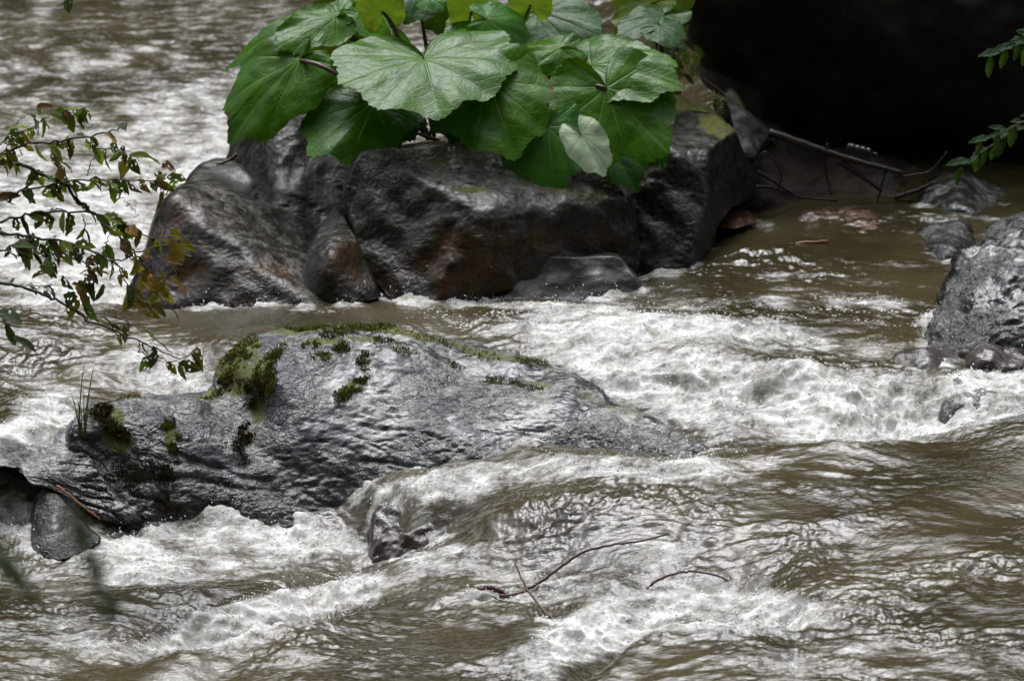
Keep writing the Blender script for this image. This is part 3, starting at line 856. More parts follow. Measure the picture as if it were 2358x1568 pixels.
rock('pointed_stone', [(66, 1240), (76, 1170), (88, 1132), (106, 1116), (130, 1134), (165, 1174), (205, 1214), (235, 1245), (160, 1290), (80, 1290)],
     [(68, 1232, 'y', 17.72), (82, 1140, 'y', 17.82), (110, 1120, 'y', 17.86), (140, 1170, 'y', 17.72), (120, 1220, 'y', 17.64), (215, 1190, 'y', 17.74), (240, 1225, 'y', 17.68), (150, 1290, 'y', 17.58)],
     M['pointed'], 'small pointed dark stone standing under the left ledge', [(120, 1180), (180, 1240)], n=160, rings=40, thick=0.22, edge=0.15, facets=[((75, 1220, 'y', 17.72), (105, 1120, 'y', 17.86), (125, 1230, 'y', 17.64)), ((110, 1122, 'y', 17.86), (235, 1215, 'y', 17.72), (128, 1230, 'y', 17.64))], fk=0.008, amps=((5, 0.015), (16, 0.006), (40, 0.003)), cat='stone')

# --- the island of dark rocks behind the pool
rock('dark_back_rock', [(520, 420), (522, 370), (535, 310), (560, 262), (590, 238), (650, 228), (720, 232), (780, 262), (830, 300), (870, 360), (880, 480), (860, 560), (620, 560), (540, 500)],
     [(530, 380, 'y', 20.95), (560, 270, 'y', 21.1), (640, 230, 'y', 21.2), (760, 255, 'y', 21.1), (600, 350, 'y', 20.75), (700, 320, 'y', 20.72), (700, 430, 'y', 20.55), (600, 470, 'y', 20.55), (800, 400, 'y', 20.55), (740, 350, 'y', 20.66), (790, 300, 'y', 20.8), (860, 480, 'y', 20.5), (700, 560, 'y', 20.4)],
     M['back_rock'], 'tall dark rock at back left of the island under butterbur leaves', [(650, 400), (760, 430)], n=300, facets=[((530, 400, 'y', 20.92), (600, 245, 'y', 21.05), (640, 400, 'y', 20.58)), ((640, 400, 'y', 20.58), (770, 265, 'y', 20.95), (780, 480, 'y', 20.48)), ((600, 240, 'y', 21.2), (760, 250, 'y', 21.15), (690, 300, 'y', 20.78))], fk=0.03, rings=60, thick=0.6, amps=((3, 0.02), (8, 0.007), (20, 0.004), (50, 0.002)), ridged=0.6)
rock('wedged_stone', [(425, 440), (440, 400), (475, 375), (520, 368), (560, 390), (600, 440), (560, 500), (450, 500)],
     [(440, 410, 'y', 20.75), (500, 375, 'y', 20.9), (560, 400, 'y', 20.75), (500, 430, 'y', 20.55), (500, 500, 'y', 20.5)],
     M['back_rock'], 'small dark wet stone wedged behind the rounded brown boulder', [(490, 430), (530, 430)], n=120, rings=24, thick=0.3, cat='stone', amps=((5, 0.02), (14, 0.008)))
rock('brown_boulder', [(285, 740), (290, 680), (305, 640), (335, 560), (360, 480), (400, 435), (450, 418), (500, 424), (560, 450), (620, 470), (690, 500), (740, 530), (790, 580), (800, 650), (780, 720), (600, 740), (420, 750)],
     [(290, 690, 'y', 19.85), (340, 550, 'y', 20.05), (400, 437, 'y', 20.25), (460, 418, 'y', 20.35), (560, 450, 'y', 20.35), (690, 500, 'y', 20.3), (760, 550, 'y', 20.2), (430, 500, 'y', 19.95), (520, 480, 'y', 19.98), (500, 560, 'y', 19.82), (600, 540, 'y', 19.98), (690, 560, 'y', 19.98),
      (640, 600, 'y', 19.80), (420, 620, 'y', 19.78), (560, 650, 'y', 19.70), (460, 690, 'y', 19.68), (740, 640, 'y', 19.80), (600, 690, 'y', 19.68), (770, 700, 'y', 19.8), (500, 745, 'y', 19.62)],
     M['rust_rock'], 'rounded dark brown boulder at left end of the island', [(430, 600), (650, 620)], n=420, facets=[((350, 640, 'y', 19.84), (600, 650, 'y', 19.70), (480, 470, 'y', 19.99)), ((450, 425, 'y', 20.25), (720, 520, 'y', 20.27), (640, 580, 'y', 19.92)), ((330, 560, 'y', 20.05), (300, 680, 'y', 19.92), (430, 560, 'y', 19.84)), ((740, 640, 'y', 19.78), (690, 560, 'y', 19.93), (800, 660, 'y', 19.95))], fk=0.04, rings=80, thick=0.7, amps=((2.5, 0.011), (7, 0.005), (18, 0.003), (50, 0.002)), ridged=0.4, rust=[(560, 640, 200, 70, 0, 0.7), (450, 500, 90, 80, 0, 0.6)])
rock('wedge_rock', [(690, 640), (710, 570), (740, 515), (780, 485), (810, 520), (840, 580), (860, 625), (880, 690), (800, 710), (700, 700)],
     [(700, 640, 'y', 19.75), (740, 520, 'y', 20.1), (780, 487, 'y', 20.15), (760, 560, 'y', 19.80), (800, 600, 'y', 19.74), (850, 610, 'y', 19.82), (740, 630, 'y', 19.66), (800, 650, 'y', 19.66), (860, 650, 'y', 19.72), (790, 705, 'y', 19.6)],
     M['rust_rock'], 'wedge shaped orange tinted rock with wet streaks between two boulders', [(770, 570), (790, 640)], n=200, rings=50, thick=0.4, amps=((2.5, 0.011), (7, 0.005), (18, 0.003), (50, 0.002)), ridged=0.5, cat='rock', rust=[(800, 600, 40, 60, 0, 1.0)])
rock('split_faced_boulder', [(790, 440), (805, 385), (835, 342), (900, 336), (1000, 330), (1150, 325), (1300, 345), (1400, 400), (1450, 450), (1470, 540), (1470, 640), (1300, 670), (1150, 680), (1100, 730), (1000, 740), (900, 700), (850, 640), (810, 540)],
     [(795, 440, 'y', 20.15), (840, 344, 'y', 20.12), (900, 340, 'z', 0.50), (1000, 335, 'z', 0.50), (1150, 330, 'z', 0.47), (1300, 350, 'z', 0.44), (900, 375, 'y', 20.05), (960, 405, 'y', 19.96), (1010, 430, 'y', 19.90), (1060, 487, 'y', 19.80), (1110, 540, 'y', 19.74), (1130, 590, 'y', 19.72),
      (1060, 400, 'z', 0.44), (1180, 400, 'z', 0.42), (1150, 450, 'z', 0.36), (1250, 440, 'z', 0.36), (1340, 440, 'z', 0.34), (1200, 490, 'z', 0.29), (1300, 485, 'z', 0.29), (1140, 500, 'y', 19.90), (1220, 530, 'y', 19.93), (1320, 530, 'y', 19.96), (1430, 500, 'y', 20.1),
      (860, 450, 'y', 19.98), (900, 550, 'y', 19.82), (1000, 550, 'y', 19.76), (1060, 640, 'y', 19.66), (950, 640, 'y', 19.70), (870, 600, 'y', 19.82), (1100, 640, 'y', 19.68), (1180, 600, 'y', 19.85), (1300, 580, 'y', 19.95), (1440, 600, 'y', 20.05), (1050, 735, 'y', 19.6), (1300, 660, 'y', 19.95)],
     M['rust_rock'], 'largest island boulder with ridge, orange stained face and mossy top', [(950, 520), (1320, 500)], n=620, facets=[((840, 345, 'y', 20.15), (1110, 560, 'y', 19.72), (950, 690, 'y', 19.68)), ((850, 344, 'z', 0.50), (1150, 330, 'z', 0.48), (1060, 470, 'z', 0.36)), ((1100, 540, 'y', 19.76), (1430, 480, 'y', 20.08), (1300, 600, 'y', 19.93)), ((1060, 482, 'y', 19.81), (1330, 455, 'y', 20.03), (1190, 520, 'y', 19.80))], fk=0.013, rings=100, thick=0.9, edge=0.07, amps=((2.5, 0.011), (7, 0.005), (18, 0.003), (50, 0.002)), ridged=0.4, c=18,
     moss=[(1100, 370, 260, 30, 6, 0.5), (1250, 425, 180, 22, 6, 0.5), (1000, 365, 120, 22, 10, 0.45), (1080, 440, 60, 8, 0, 0.6), (1360, 450, 60, 25, 0, 0.5)], rust=[(1080, 610, 130, 90, 0, 1.0), (960, 620, 120, 70, 0, 0.5), (1230, 555, 120, 35, 0, 0.9), (1370, 560, 80, 40, 0, 0.6)])
rock('slab_stone', [(1110, 680), (1135, 640), (1160, 600), (1195, 580), (1290, 571), (1380, 573), (1425, 585), (1450, 615), (1480, 660), (1470, 720), (1290, 730), (1120, 730)],
     [(1125, 660, 'y', 19.78), (1180, 590, 'y', 19.90), (1290, 573, 'y', 19.95), (1420, 585, 'y', 20.0), (1240, 610, 'y', 19.82), (1360, 610, 'y', 19.86), (1200, 650, 'y', 19.74), (1300, 655, 'y', 19.78), (1450, 650, 'y', 19.86), (1300, 720, 'y', 19.7)],
     M['slab_rock'], 'low grey slab stone leaning at foot of the island boulder', [(1200, 640), (1390, 645)], n=260, rings=50, facets=[((1125, 660, 'y', 19.79), (1450, 650, 'y', 19.87), (1290, 592, 'y', 19.90)), ((1190, 590, 'y', 19.90), (1400, 584, 'y', 19.98), (1290, 571, 'y', 20.10)), ((1120, 660, 'y', 19.80), (1160, 600, 'y', 19.95), (1200, 650, 'y', 19.72))], fk=0.012, thick=0.3, amps=((4, 0.014), (12, 0.006), (30, 0.003)), cat='stone')
rock('dark_right_rock', [(1370, 560), (1385, 460), (1430, 380), (1490, 290), (1560, 262), (1640, 265), (1690, 300), (1720, 370), (1740, 440), (1680, 480), (1645, 520), (1640, 560), (1600, 620), (1480, 660), (1400, 640)],
     [(1400, 480, 'y', 20.3), (1490, 300, 'y', 20.75), (1560, 265, 'y', 20.9), (1640, 268, 'y', 20.95), (1560, 300, 'y', 20.6), (1640, 320, 'y', 20.6), (1520, 380, 'y', 20.38), (1620, 400, 'y', 20.40), (1700, 380, 'y', 20.6), (1470, 460, 'y', 20.2), (1580, 480, 'y', 20.25), (1640, 500, 'y', 20.35), (1520, 560, 'y', 20.12), (1420, 560, 'y', 20.15), (1600, 600, 'y', 20.16), (1470, 650, 'y', 20.05), (1730, 440, 'y', 20.75)],
     M['back_rock'], 'dark grey rock at right end of the island', [(1510, 440), (1590, 430)], n=360, facets=[((1490, 295, 'y', 20.72), (1650, 270, 'y', 20.92), (1600, 330, 'y', 20.5)), ((1480, 400, 'y', 20.36), (1600, 400, 'y', 20.36), (1500, 600, 'y', 20.12)), ((1640, 400, 'y', 20.42), (1720, 420, 'y', 20.8), (1640, 560, 'y', 20.33)), ((1430, 400, 'y', 20.45), (1400, 560, 'y', 20.25), (1480, 480, 'y', 20.24))], fk=0.03, rings=70, thick=0.8, amps=((2.5, 0.018), (7, 0.008), (20, 0.004), (50, 0.002)), ridged=0.5, moss=[(1650, 290, 60, 25, 20, 0.6), (1480, 340, 50, 40, 0, 0.5)])
rock('mossy_hump', [(1440, 280), (1455, 225), (1500, 202), (1560, 215), (1620, 245), (1660, 275), (1650, 320), (1540, 330), (1460, 330)],
     [(1450, 260, 'y', 21.1), (1510, 205, 'y', 21.3), (1620, 250, 'y', 21.2), (1530, 260, 'y', 20.98), (1600, 290, 'y', 20.9), (1520, 320, 'y', 20.85)],
     M['moss_rock'], 'hump of yellow green moss on rock behind the island', [(1510, 270), (1590, 285)], n=160, rings=30, thick=0.4, amps=((4, 0.03), (12, 0.012), (40, 0.005)), cat='rock', moss=[(1550, 260, 140, 80, 0, 1.0)])

# --- the huge dark overhanging boulder and what lies at its foot
rock('overhanging_boulder', [(1588, 60), (1586, -200), (1600, -900), (2100, -1300), (3000, -1250), (3300, -300), (3200, 350), (2900, 470), (2400, 480), (2150, 440), (1980, 380), (1850, 330), (1775, 285), (1700, 245), (1640, 200), (1600, 150)],
     [(1590, 0, 'y', 21.45), (1600, 160, 'y', 21.6), (1700, 245, 'y', 21.7), (1850, 330, 'y', 21.75), (2100, 420, 'y', 21.7), (2400, 470, 'y', 21.55), (2900, 470, 'y', 21.4), (1750, 100, 'y', 21.4), (1950, 200, 'y', 21.45), (2200, 250, 'y', 21.5), (2000, 0, 'y', 21.35), (2400, 50, 'y', 21.45), (1800, -300, 'y', 21.5), (2300, -400, 'y', 21.7), (2900, -200, 'y', 21.6),
      (1600, -600, 'y', 22.0), (2200, -1200, 'y', 22.2), (3200, -600, 'y', 22), (3200, 200, 'y', 21.6)],
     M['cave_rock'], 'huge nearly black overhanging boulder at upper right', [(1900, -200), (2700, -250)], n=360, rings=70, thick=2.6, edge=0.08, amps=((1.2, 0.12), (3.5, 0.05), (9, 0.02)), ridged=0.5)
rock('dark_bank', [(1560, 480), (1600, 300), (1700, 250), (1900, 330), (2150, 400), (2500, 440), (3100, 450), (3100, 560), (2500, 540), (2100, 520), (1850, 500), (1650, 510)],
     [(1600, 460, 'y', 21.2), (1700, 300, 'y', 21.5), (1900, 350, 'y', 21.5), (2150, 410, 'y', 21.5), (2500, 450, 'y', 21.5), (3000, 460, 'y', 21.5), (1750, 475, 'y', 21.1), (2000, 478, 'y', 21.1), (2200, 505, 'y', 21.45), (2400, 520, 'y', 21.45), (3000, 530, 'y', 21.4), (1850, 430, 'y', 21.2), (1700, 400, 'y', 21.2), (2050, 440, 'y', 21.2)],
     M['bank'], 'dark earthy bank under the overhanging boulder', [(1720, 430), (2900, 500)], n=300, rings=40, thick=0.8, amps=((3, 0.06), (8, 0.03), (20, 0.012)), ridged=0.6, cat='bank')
rock('propped_stone', [(1672, 215), (1690, 210), (1720, 250), (1765, 290), (1790, 320), (1760, 330), (1730, 370), (1710, 360), (1690, 310), (1678, 260)],
     [(1680, 220, 'y', 21.3), (1720, 260, 'y', 21.2), (1780, 318, 'y', 21.25), (1700, 300, 'y', 21.15), (1730, 350, 'y', 21.1)],
     M['slab_rock'], 'pale mossy stone propped in front of the overhanging boulder', [(1695, 255), (1740, 320)], n=120, rings=24, thick=0.15, amps=((7, 0.02), (18, 0.01)), cat='stone', moss=[(1700, 230, 30, 18, 40, 0.5)])

# --- stones at the right edge
rock('glinting_stone', [(2100, 500), (2118, 450), (2140, 415), (2175, 393), (2225, 398), (2270, 420), (2320, 445), (2360, 470), (2372, 500), (2330, 530), (2200, 530), (2110, 530)],
     [(2110, 480, 'y', 20.9), (2140, 418, 'y', 21.1), (2180, 395, 'y', 21.2), (2270, 422, 'y', 21.2), (2355, 470, 'y', 21.15), (2180, 430, 'y', 20.98), (2230, 445, 'y', 20.92), (2320, 465, 'y', 20.98), (2170, 480, 'y', 20.82), (2280, 480, 'y', 20.82), (2250, 525, 'y', 20.76)],
     M['dark_round'], 'dark humped stone with grey shine below the leafy twig', [(2170, 470), (2300, 485)], n=220, rings=44, thick=0.4, amps=((4, 0.025), (11, 0.012), (30, 0.004)), cat='stone', ridged=0.5)
rock('round_dark_stone', [(2075, 610), (2088, 575), (2105, 535), (2140, 515), (2190, 508), (2230, 525), (2252, 560), (2250, 600), (2220, 630), (2100, 630)],
     [(2090, 590, 'y', 20.35), (2110, 535, 'y', 20.5), (2190, 510, 'y', 20.6), (2250, 560, 'y', 20.45), (2160, 560, 'y', 20.3), (2210, 570, 'y', 20.28), (2160, 625, 'y', 20.2)],
     M['dark_round'], 'rounded black stone in the current beside the speckled boulder', [(2140, 570), (2190, 570)], n=180, rings=40, thick=0.35, amps=((4, 0.025), (12, 0.01), (30, 0.003)), cat='stone')
rock('speckled_boulder', [(2128, 830), (2138, 780), (2150, 720), (2190, 650), (2230, 585), (2270, 545), (2320, 518), (2400, 495), (2560, 500), (2700, 600), (2740, 760), (2680, 860), (2400, 870), (2200, 860)],
     [(2140, 800, 'y', 19.15), (2180, 670, 'y', 19.55), (2240, 575, 'y', 19.75), (2330, 515, 'y', 19.9), (2500, 498, 'y', 19.95), (2200, 740, 'y', 19.2), (2280, 660, 'y', 19.3), (2340, 580, 'y', 19.55), (2300, 750, 'y', 19.08), (2400, 700, 'y', 19.15), (2220, 800, 'y', 19.02), (2350, 810, 'y', 18.98), (2550, 700, 'y', 19.15), (2600, 820, 'y', 19.05), (2720, 720, 'y', 19.4)],
     M['right_rock'], 'large mottled grey white boulder shining at the right edge', [(2300, 720), (2560, 700)], n=420, rings=80, thick=0.8, edge=0.08, amps=((3, 0.04), (8, 0.025), (20, 0.012), (45, 0.005)), ridged=1.0, moss=[(2190, 740, 40, 90, 20, 0.45)])
rock('brown_stone', [(2222, 830), (2238, 800), (2265, 786), (2300, 790), (2335, 805), (2365, 825), (2350, 850), (2240, 850)],
     [(2230, 825, 'y', 18.85), (2265, 788, 'y', 18.95), (2330, 805, 'y', 18.95), (2280, 812, 'y', 18.82), (2340, 830, 'y', 18.84), (2290, 848, 'y', 18.76)],
     M['brown_rock'], 'small red brown stone at foot of the speckled boulder', [(2260, 820), (2320, 825)], n=120, rings=28, thick=0.2, amps=((7, 0.014), (20, 0.006)), cat='stone', ridged=0.8)
rock('flat_wet_stone', [(2050, 840), (2065, 815), (2120, 803), (2200, 800), (2300, 800), (2450, 805), (2500, 850), (2300, 870), (2120, 865)],
     [(2060, 820, 'y', 18.95), (2200, 802, 'y', 19.05), (2400, 805, 'y', 19.05), (2150, 825, 'y', 18.88), (2300, 830, 'y', 18.86), (2300, 865, 'y', 18.78), (2100, 860, 'y', 18.82)],
     M['brown_rock'], 'flat wet brown shelf stone just above water near the right edge', [(2130, 830), (2400, 830)], n=180, rings=30, thick=0.3, amps=((5, 0.014), (14, 0.008), (35, 0.003)), cat='stone')
rock('water_draped_stone', [(2172, 940), (2178, 890), (2200, 862), (2260, 852), (2350, 850), (2500, 855), (2530, 940), (2420, 1010), (2190, 1010)],
     [(2180, 910, 'y', 18.55), (2200, 866, 'y', 18.70), (2350, 852, 'y', 18.78), (2500, 858, 'y', 18.78), (2230, 890, 'y', 18.56), (2350, 900, 'y', 18.52), (2300, 1000, 'y', 18.35)],
     M['ledge_rock'], 'low stone draped in flowing water near right edge above the whitewater', [(2230, 905), (2440, 905)], n=180, rings=34, thick=0.35, amps=((3, 0.04), (8, 0.02), (22, 0.008)), ridged=0.6, cat='stone')
rock('submerged_hump', [(2225, 1020), (2260, 990), (2300, 968), (2350, 955), (2450, 950), (2600, 980), (2600, 1060), (2400, 1050), (2260, 1050)],
     [(2250, 1005, 'y', 18.0), (2300, 970, 'y', 18.1), (2400, 952, 'y', 18.15), (2350, 990, 'y', 17.95), (2450, 1000, 'y', 17.92), (2400, 1045, 'y', 17.85), (2580, 1000, 'y', 17.95)],
     M['ledge_rock'], 'half submerged humped stone at right edge below the whitewater', [(2320, 1000), (2520, 1010)], n=160, rings=30, thick=0.3, amps=((4, 0.012), (14, 0.008), (35, 0.004)), cat='stone')
rock('weedy_stone', [(850, 1225), (860, 1185), (890, 1155), (950, 1128), (1010, 1122), (1070, 1140), (1100, 1175), (1090, 1230), (1060, 1320), (930, 1330), (850, 1320)],
     [(860, 1215, 'y', 17.59), (890, 1160, 'y', 17.73), (1000, 1125, 'y', 17.83), (1090, 1170, 'y', 17.69), (930, 1190, 'y', 17.61), (1010, 1180, 'y', 17.62), (980, 1225, 'y', 17.51), (950, 1328, 'y', 17.42)],
     M['brown_rock'], 'small weedy stone with water pouring over it beside grey boulder', [(940, 1200), (1020, 1190)], n=200, rings=40, thick=0.3, amps=((5, 0.025), (13, 0.015), (30, 0.006)), ridged=1.0, cat='stone')


rock('reddish_stone', [(1640, 500), (1655, 488), (1700, 486), (1735, 492), (1745, 510), (1690, 530), (1645, 525)],
     [(1650, 500, 'y', 20.78), (1700, 488, 'y', 20.83), (1740, 500, 'y', 20.81), (1690, 505, 'y', 20.71), (1690, 528, 'y', 20.61)],
     M['reddish'], 'flat reddish stone awash beside the right end of the island', [(1670, 505), (1715, 505)], n=90, rings=20, thick=0.2, amps=((8, 0.012), (20, 0.006)), cat='stone')
rock('orange_brown_stone', [(1830, 510), (1870, 492), (1930, 482), (2010, 482), (2080, 490), (2110, 510), (2060, 540), (1900, 540)],
     [(1850, 505, 'y', 20.79), (1930, 484, 'y', 20.86), (2060, 488, 'y', 20.86), (1960, 500, 'y', 20.74), (2080, 510, 'y', 20.74), (1900, 515, 'y', 20.70), (1980, 538, 'y', 20.56)],
     M['reddish'], 'long low orange brown stone awash in front of the dark bank', [(1890, 512), (2050, 512)], n=120, rings=24, thick=0.2, amps=((6, 0.018), (15, 0.01), (40, 0.004)), ridged=0.8, cat='stone')


# foam and a little piled-up water where the current meets stone
def lap():
    global WF
    o = bpy.data.objects['river_water']
    x0, y0, c = -3.2, 14.0, 0.02
    H = np.zeros((360, 520), np.float32)
    wz = WZ.ravel()
    R = np.vstack(ROCKV)
    R = R[(R[:, 0] > x0) & (R[:, 0] < 4.0) & (R[:, 1] > y0) & (R[:, 1] < 24.3)]
    # water level under each stone vertex, looked up on the same small cells
    L = np.full(H.shape, -9.0, np.float32)
    gi = np.clip(((WX - x0) / c).astype(int), 0, 359)
    gj = np.clip(((WY - y0) / c).astype(int), 0, 519)
    L[gi.ravel(), gj.ravel()] = wz
    ri, rj = ((R[:, 0] - x0) / c).astype(int), ((R[:, 1] - y0) / c).astype(int)
    near = np.abs(R[:, 2] - L[ri, rj]) < 0.02
    H[ri[near], rj[near]] = 1.0
    for _ in range(3):
        B = H.copy()
        for ax in (0, 1):
            for d in (-1, 1):
                B = np.maximum(B, 0.78 * np.roll(H, d, ax))
        H = B
    K = np.exp(-(np.arange(-3, 4) / 1.6) ** 2)
    K /= K.sum()
    for ax in (0, 1):
        H = sum(k * np.roll(H, d, ax) for k, d in zip(K, range(-3, 4)))
    inb = (WX > x0) & (WX < 4.0) & (WY > y0) & (WY < 24.3)
    T = H[gi, gj] * inb
    T = T * (1 - 0.72 * ss(19.9, 20.3, WY) * ss(0.7, 1.1, WX))          # little foam in the quiet inlet
    T = T * (0.35 + 1.1 * ss(-0.3, 0.5, noise2(WX * 7 + 3, WY * 5)))
    WF = np.maximum(WF, np.clip(T, 0, 1) * 0.72)
    co = np.stack([WX, WY, WZ + T * (0.010 + 0.012 * noise2(WX * 18, WY * 15))], -1).astype(np.float32)
    o.data.vertices.foreach_set('co', co.ravel())
    o.data.attributes['foam'].data.foreach_set('value', WF.astype(np.float32).ravel())
    o.data.update()


lap()

# ------------------------------------------------------------------ butterbur
def leaf_shape(seed, width=1.0, droop=0.25, fold=0.0, wave=0.05, na=210, nr=16, back=0.9):
    r = np.random.default_rng(seed)
    ph = np.linspace(-math.pi + 0.03, math.pi - 0.03, na)
    ap = np.abs(ph)
    g = 0.88 - 0.10 * np.cos(ph * 2) * 0 + 0.08 * np.cos(ph) + 0.035 * np.exp(-(ph / 0.22) ** 2)
    g = g * (1 - np.exp(-(((math.pi - ap) / 0.55) ** 2)) * 0.97) * (1 - (1 - back) * ss(1.3, 2.4, ap))
    g = g * (1 + 0.035 * np.cos(ph * 2 * math.pi / 0.62) + 0.03 * noise2(ph * 2.2 + seed, ph * 0 + seed * 3.1))
    teeth = np.abs(((ph * 7.5) % 1.0) - 0.35) * 1.1 + 0.5 * np.abs(((ph * 17.3) % 1.0) - 0.4)
    g = g - 0.030 * teeth + 0.007 * r.normal(size=na)
    t = np.linspace(0.02, 1, nr)
    RR = t[:, None] * g[None]
    X = RR * np.sin(ph)[None] * width
    Y = RR * np.cos(ph)[None]
    rho = np.broadcast_to(t[:, None], X.shape)
    P = np.broadcast_to(ph[None], X.shape)
    dv = np.abs(P - np.round(P / 0.62) * 0.62) / 0.31
    Z = 0.022 * np.sqrt(np.clip(dv, 0, 1)) * rho ** 0.8 * (0.4 + 0.6 * rho) + 0.024 * rho * noise2(X * 2.6 + seed, Y * 2.6 + seed * 2.0) + 0.007 * noise2(X * 7 + seed, Y * 7)
    Z = Z - droop * (X ** 2 * 0.9 + np.clip(Y, 0, None) ** 2 + 0.5 * np.clip(-Y, 0, None) ** 2)
    Z = Z + fold * np.abs(X)
    Z = Z + wave * rho ** 2 * noise2(P * 1.5 + seed * 1.7, rho * 1.2 + seed) * 1.6 + 0.006 * rho * noise2(P * 5 + seed, rho * 4)
    V = np.stack([X, Y, Z], -1).reshape(-1, 3)
    return V, grid_faces(nr, na), P.ravel().copy(), rho.ravel().copy()


def place_frame(a, tip, N):
    ey = tip - a
    L = np.linalg.norm(ey)
    ey = ey / L
    N = np.asarray(N, float)
    ez = N - (N @ ey) * ey
    ez /= np.linalg.norm(ez)
    ex = np.cross(ey, ez)
    return ex, ey, ez, L


def big_leaf(parent, base, spec, seed, root):
    ax, ay, aY, tx, ty, tY, width, N, droop, fold, mk = spec[:11]
    a, t = at_y(ax, ay, aY), at_y(tx, ty, tY)
    ex, ey, ez, L = place_frame(a, t, N)
    V, F, P, R = leaf_shape(seed, width * 0.76, droop, fold, back=spec[12] if len(spec) > 12 else 0.85)
    Wd = a + L * (V[:, :1] * ex + V[:, 1:2] * ey + V[:, 2:] * ez)
    o = obj('leaf', mesh_from('leaf', Wd - base, F, [M[mk]], True, {'phi': P, 'rho': R}), parent)
    if root is not None:
        rt = at_y(*root)
        mid = (a + rt) / 2 + np.array([0, 0.03, 0.06])
        u = np.linspace(0, 1, 12)[:, None]
        pts = (1 - u) ** 2 * rt + 2 * u * (1 - u) * mid + u ** 2 * (a - 0.004 * ez)
        v, f = tube(pts - base, np.linspace(0.011, 0.007, 12), 7)
        obj('stalk', mesh_from('stalk', v, f, [M['stalk']]), parent)
    return o


UPV = (0.0, -0.55, 0.83)
FRV = (0.0, -0.85, 0.5)
LEAVES = [
    # attach x, y, depth,  tip x, y, depth, width, normal, droop, fold, material, stalk root
    (768, 36, 20.75, 510, 104, 20.66, 0.50, (-0.1, -0.22, 0.97), 0.22, -0.12, 'leaf_green', (960, 290, 20.7), 0.4),
    (775, 40, 20.65, 640, 84, 20.45, 0.62, (-0.1, -0.62, 0.78), 0.25, -0.1, 'leaf_green', None, 0.3),
    (692, 136, 20.45, 512, 292, 20.26, 0.72, (-0.45, -0.75, 0.5), 0.25, -0.03, 'leaf_green', (940, 290, 20.6), 0.45),
    (776, 60, 20.95, 735, 215, 20.95, 0.70, (0.2, -0.9, 0.2), 0.1, 0.0, 'leaf_dark', (960, 290, 20.8)),
    (895, 62, 20.95, 800, 30, 20.75, 0.9, (-0.1, -0.6, 0.8), 0.2, 0.0, 'leaf_green', (980, 290, 20.8)),
    (976, 136, 20.40, 1012, 248, 20.04, 1.45, (0.03, -0.62, 0.78), 0.16, 0.14, 'leaf_green', (1010, 300, 20.6), 1.05),
    (1122, 44, 20.62, 1224, 62, 20.62, 1.0, (0.15, -0.65, 0.75), 0.35, -0.12, 'leaf_light', (1040, 300, 20.7)),
    (1122, 46, 20.80, 1060, 90, 20.60, 1.0, (-0.1, -0.6, 0.8), 0.25, 0.0, 'leaf_green', (1040, 300, 20.7)),
    (1240, 30, 20.90, 1378, 62, 20.72, 0.85, (0.1, -0.6, 0.75), 0.25, 0.0, 'leaf_dark', (1100, 300, 20.75)),
    (1290, 112, 20.55, 1160, 138, 20.45, 0.62, (-0.05, -0.55, 0.83), 0.45, -0.1, 'leaf_green', (1080, 300, 20.7)),
    (1361, 153, 20.50, 1558, 168, 20.30, 0.74, (0.12, -0.62, 0.77), 0.22, 0.0, 'leaf_green', (1120, 300, 20.7)),
    (1124, 186, 20.30, 1186, 346, 20.02, 0.98, (0.0, -0.86, 0.5), 0.16, -0.02, 'leaf_green', (1050, 310, 20.55)),
    (1396, 203, 20.34, 1462, 404, 20.06, 0.95, (0.08, -0.88, 0.45), 0.14, -0.10, 'leaf_green', (1120, 310, 20.6)),
    (1262, 292, 20.20, 1206, 442, 19.96, 0.80, (-0.05, -0.8, 0.6), 0.35, -0.15, 'leaf_light', (1090, 320, 20.5)),
    (1339, 312, 20.12, 1392, 400, 20.02, 0.72, (0.2, -0.85, 0.35), 0.15, 0.1, 'leaf_pale', None),
    (1400, 330, 20.22, 1462, 414, 20.05, 0.75, (0.0, -0.8, 0.6), 0.3, 0.0, 'leaf_dark', None),
    (1515, 345, 20.22, 1525, 392, 20.16, 0.6, (0.1, -0.8, 0.6), 0.1, 0.0, 'leaf_light', None),
    (862, 236, 20.35, 716, 326, 20.12, 0.95, (-0.2, -0.72, 0.66), 0.25, -0.06, 'leaf_green', (980, 310, 20.55), 0.6),
    (900, 222, 20.42, 905, 330, 20.2, 0.85, (0.1, -0.85, 0.5), 0.2, 0.0, 'leaf_dark', (980, 310, 20.55)),
    (1060, 215, 20.42, 1040, 320, 20.25, 0.9, (0.0, -0.85, 0.5), 0.2, 0.0, 'leaf_dark', None),
    (1250, 200, 20.5, 1300, 290, 20.4, 0.9, (0.0, -0.85, 0.5), 0.2, 0.0, 'leaf_dark', None),
    (880, 27, 20.75, 858, -75, 20.72, 0.75, (0.1, -0.95, -0.25), 0.1, 0.15, 'leaf_yellow', (940, 150, 20.7)),
    (1085, 27, 20.78, 1078, -70, 20.75, 0.8, (0.1, -0.95, -0.25), 0.1, 0.15, 'leaf_yellow', (1060, 200, 20.8)),
    (1222, 12, 20.78, 1210, -80, 20.75, 0.8, (0.1, -0.95, -0.25), 0.1, 0.15, 'leaf_yellow', (1110, 250, 20.8)),
    (960, -20, 20.95, 935, 40, 20.8, 1.2, (0, -0.6, 0.8), 0.2, 0.0, 'leaf_dark', (1000, 250, 20.8)),
    (1010, 5, 21.0, 1010, 80, 20.95, 1.1, (0, -0.9, 0.4), 0.2, 0.0, 'leaf_dark', None),
    (985, -5, 20.85, 1020, 12, 20.8, 1.2, (0, -0.6, 0.8), 0.2, 0.0, 'leaf_light', None),
]
pb = at_y(1050, 315, 20.6)
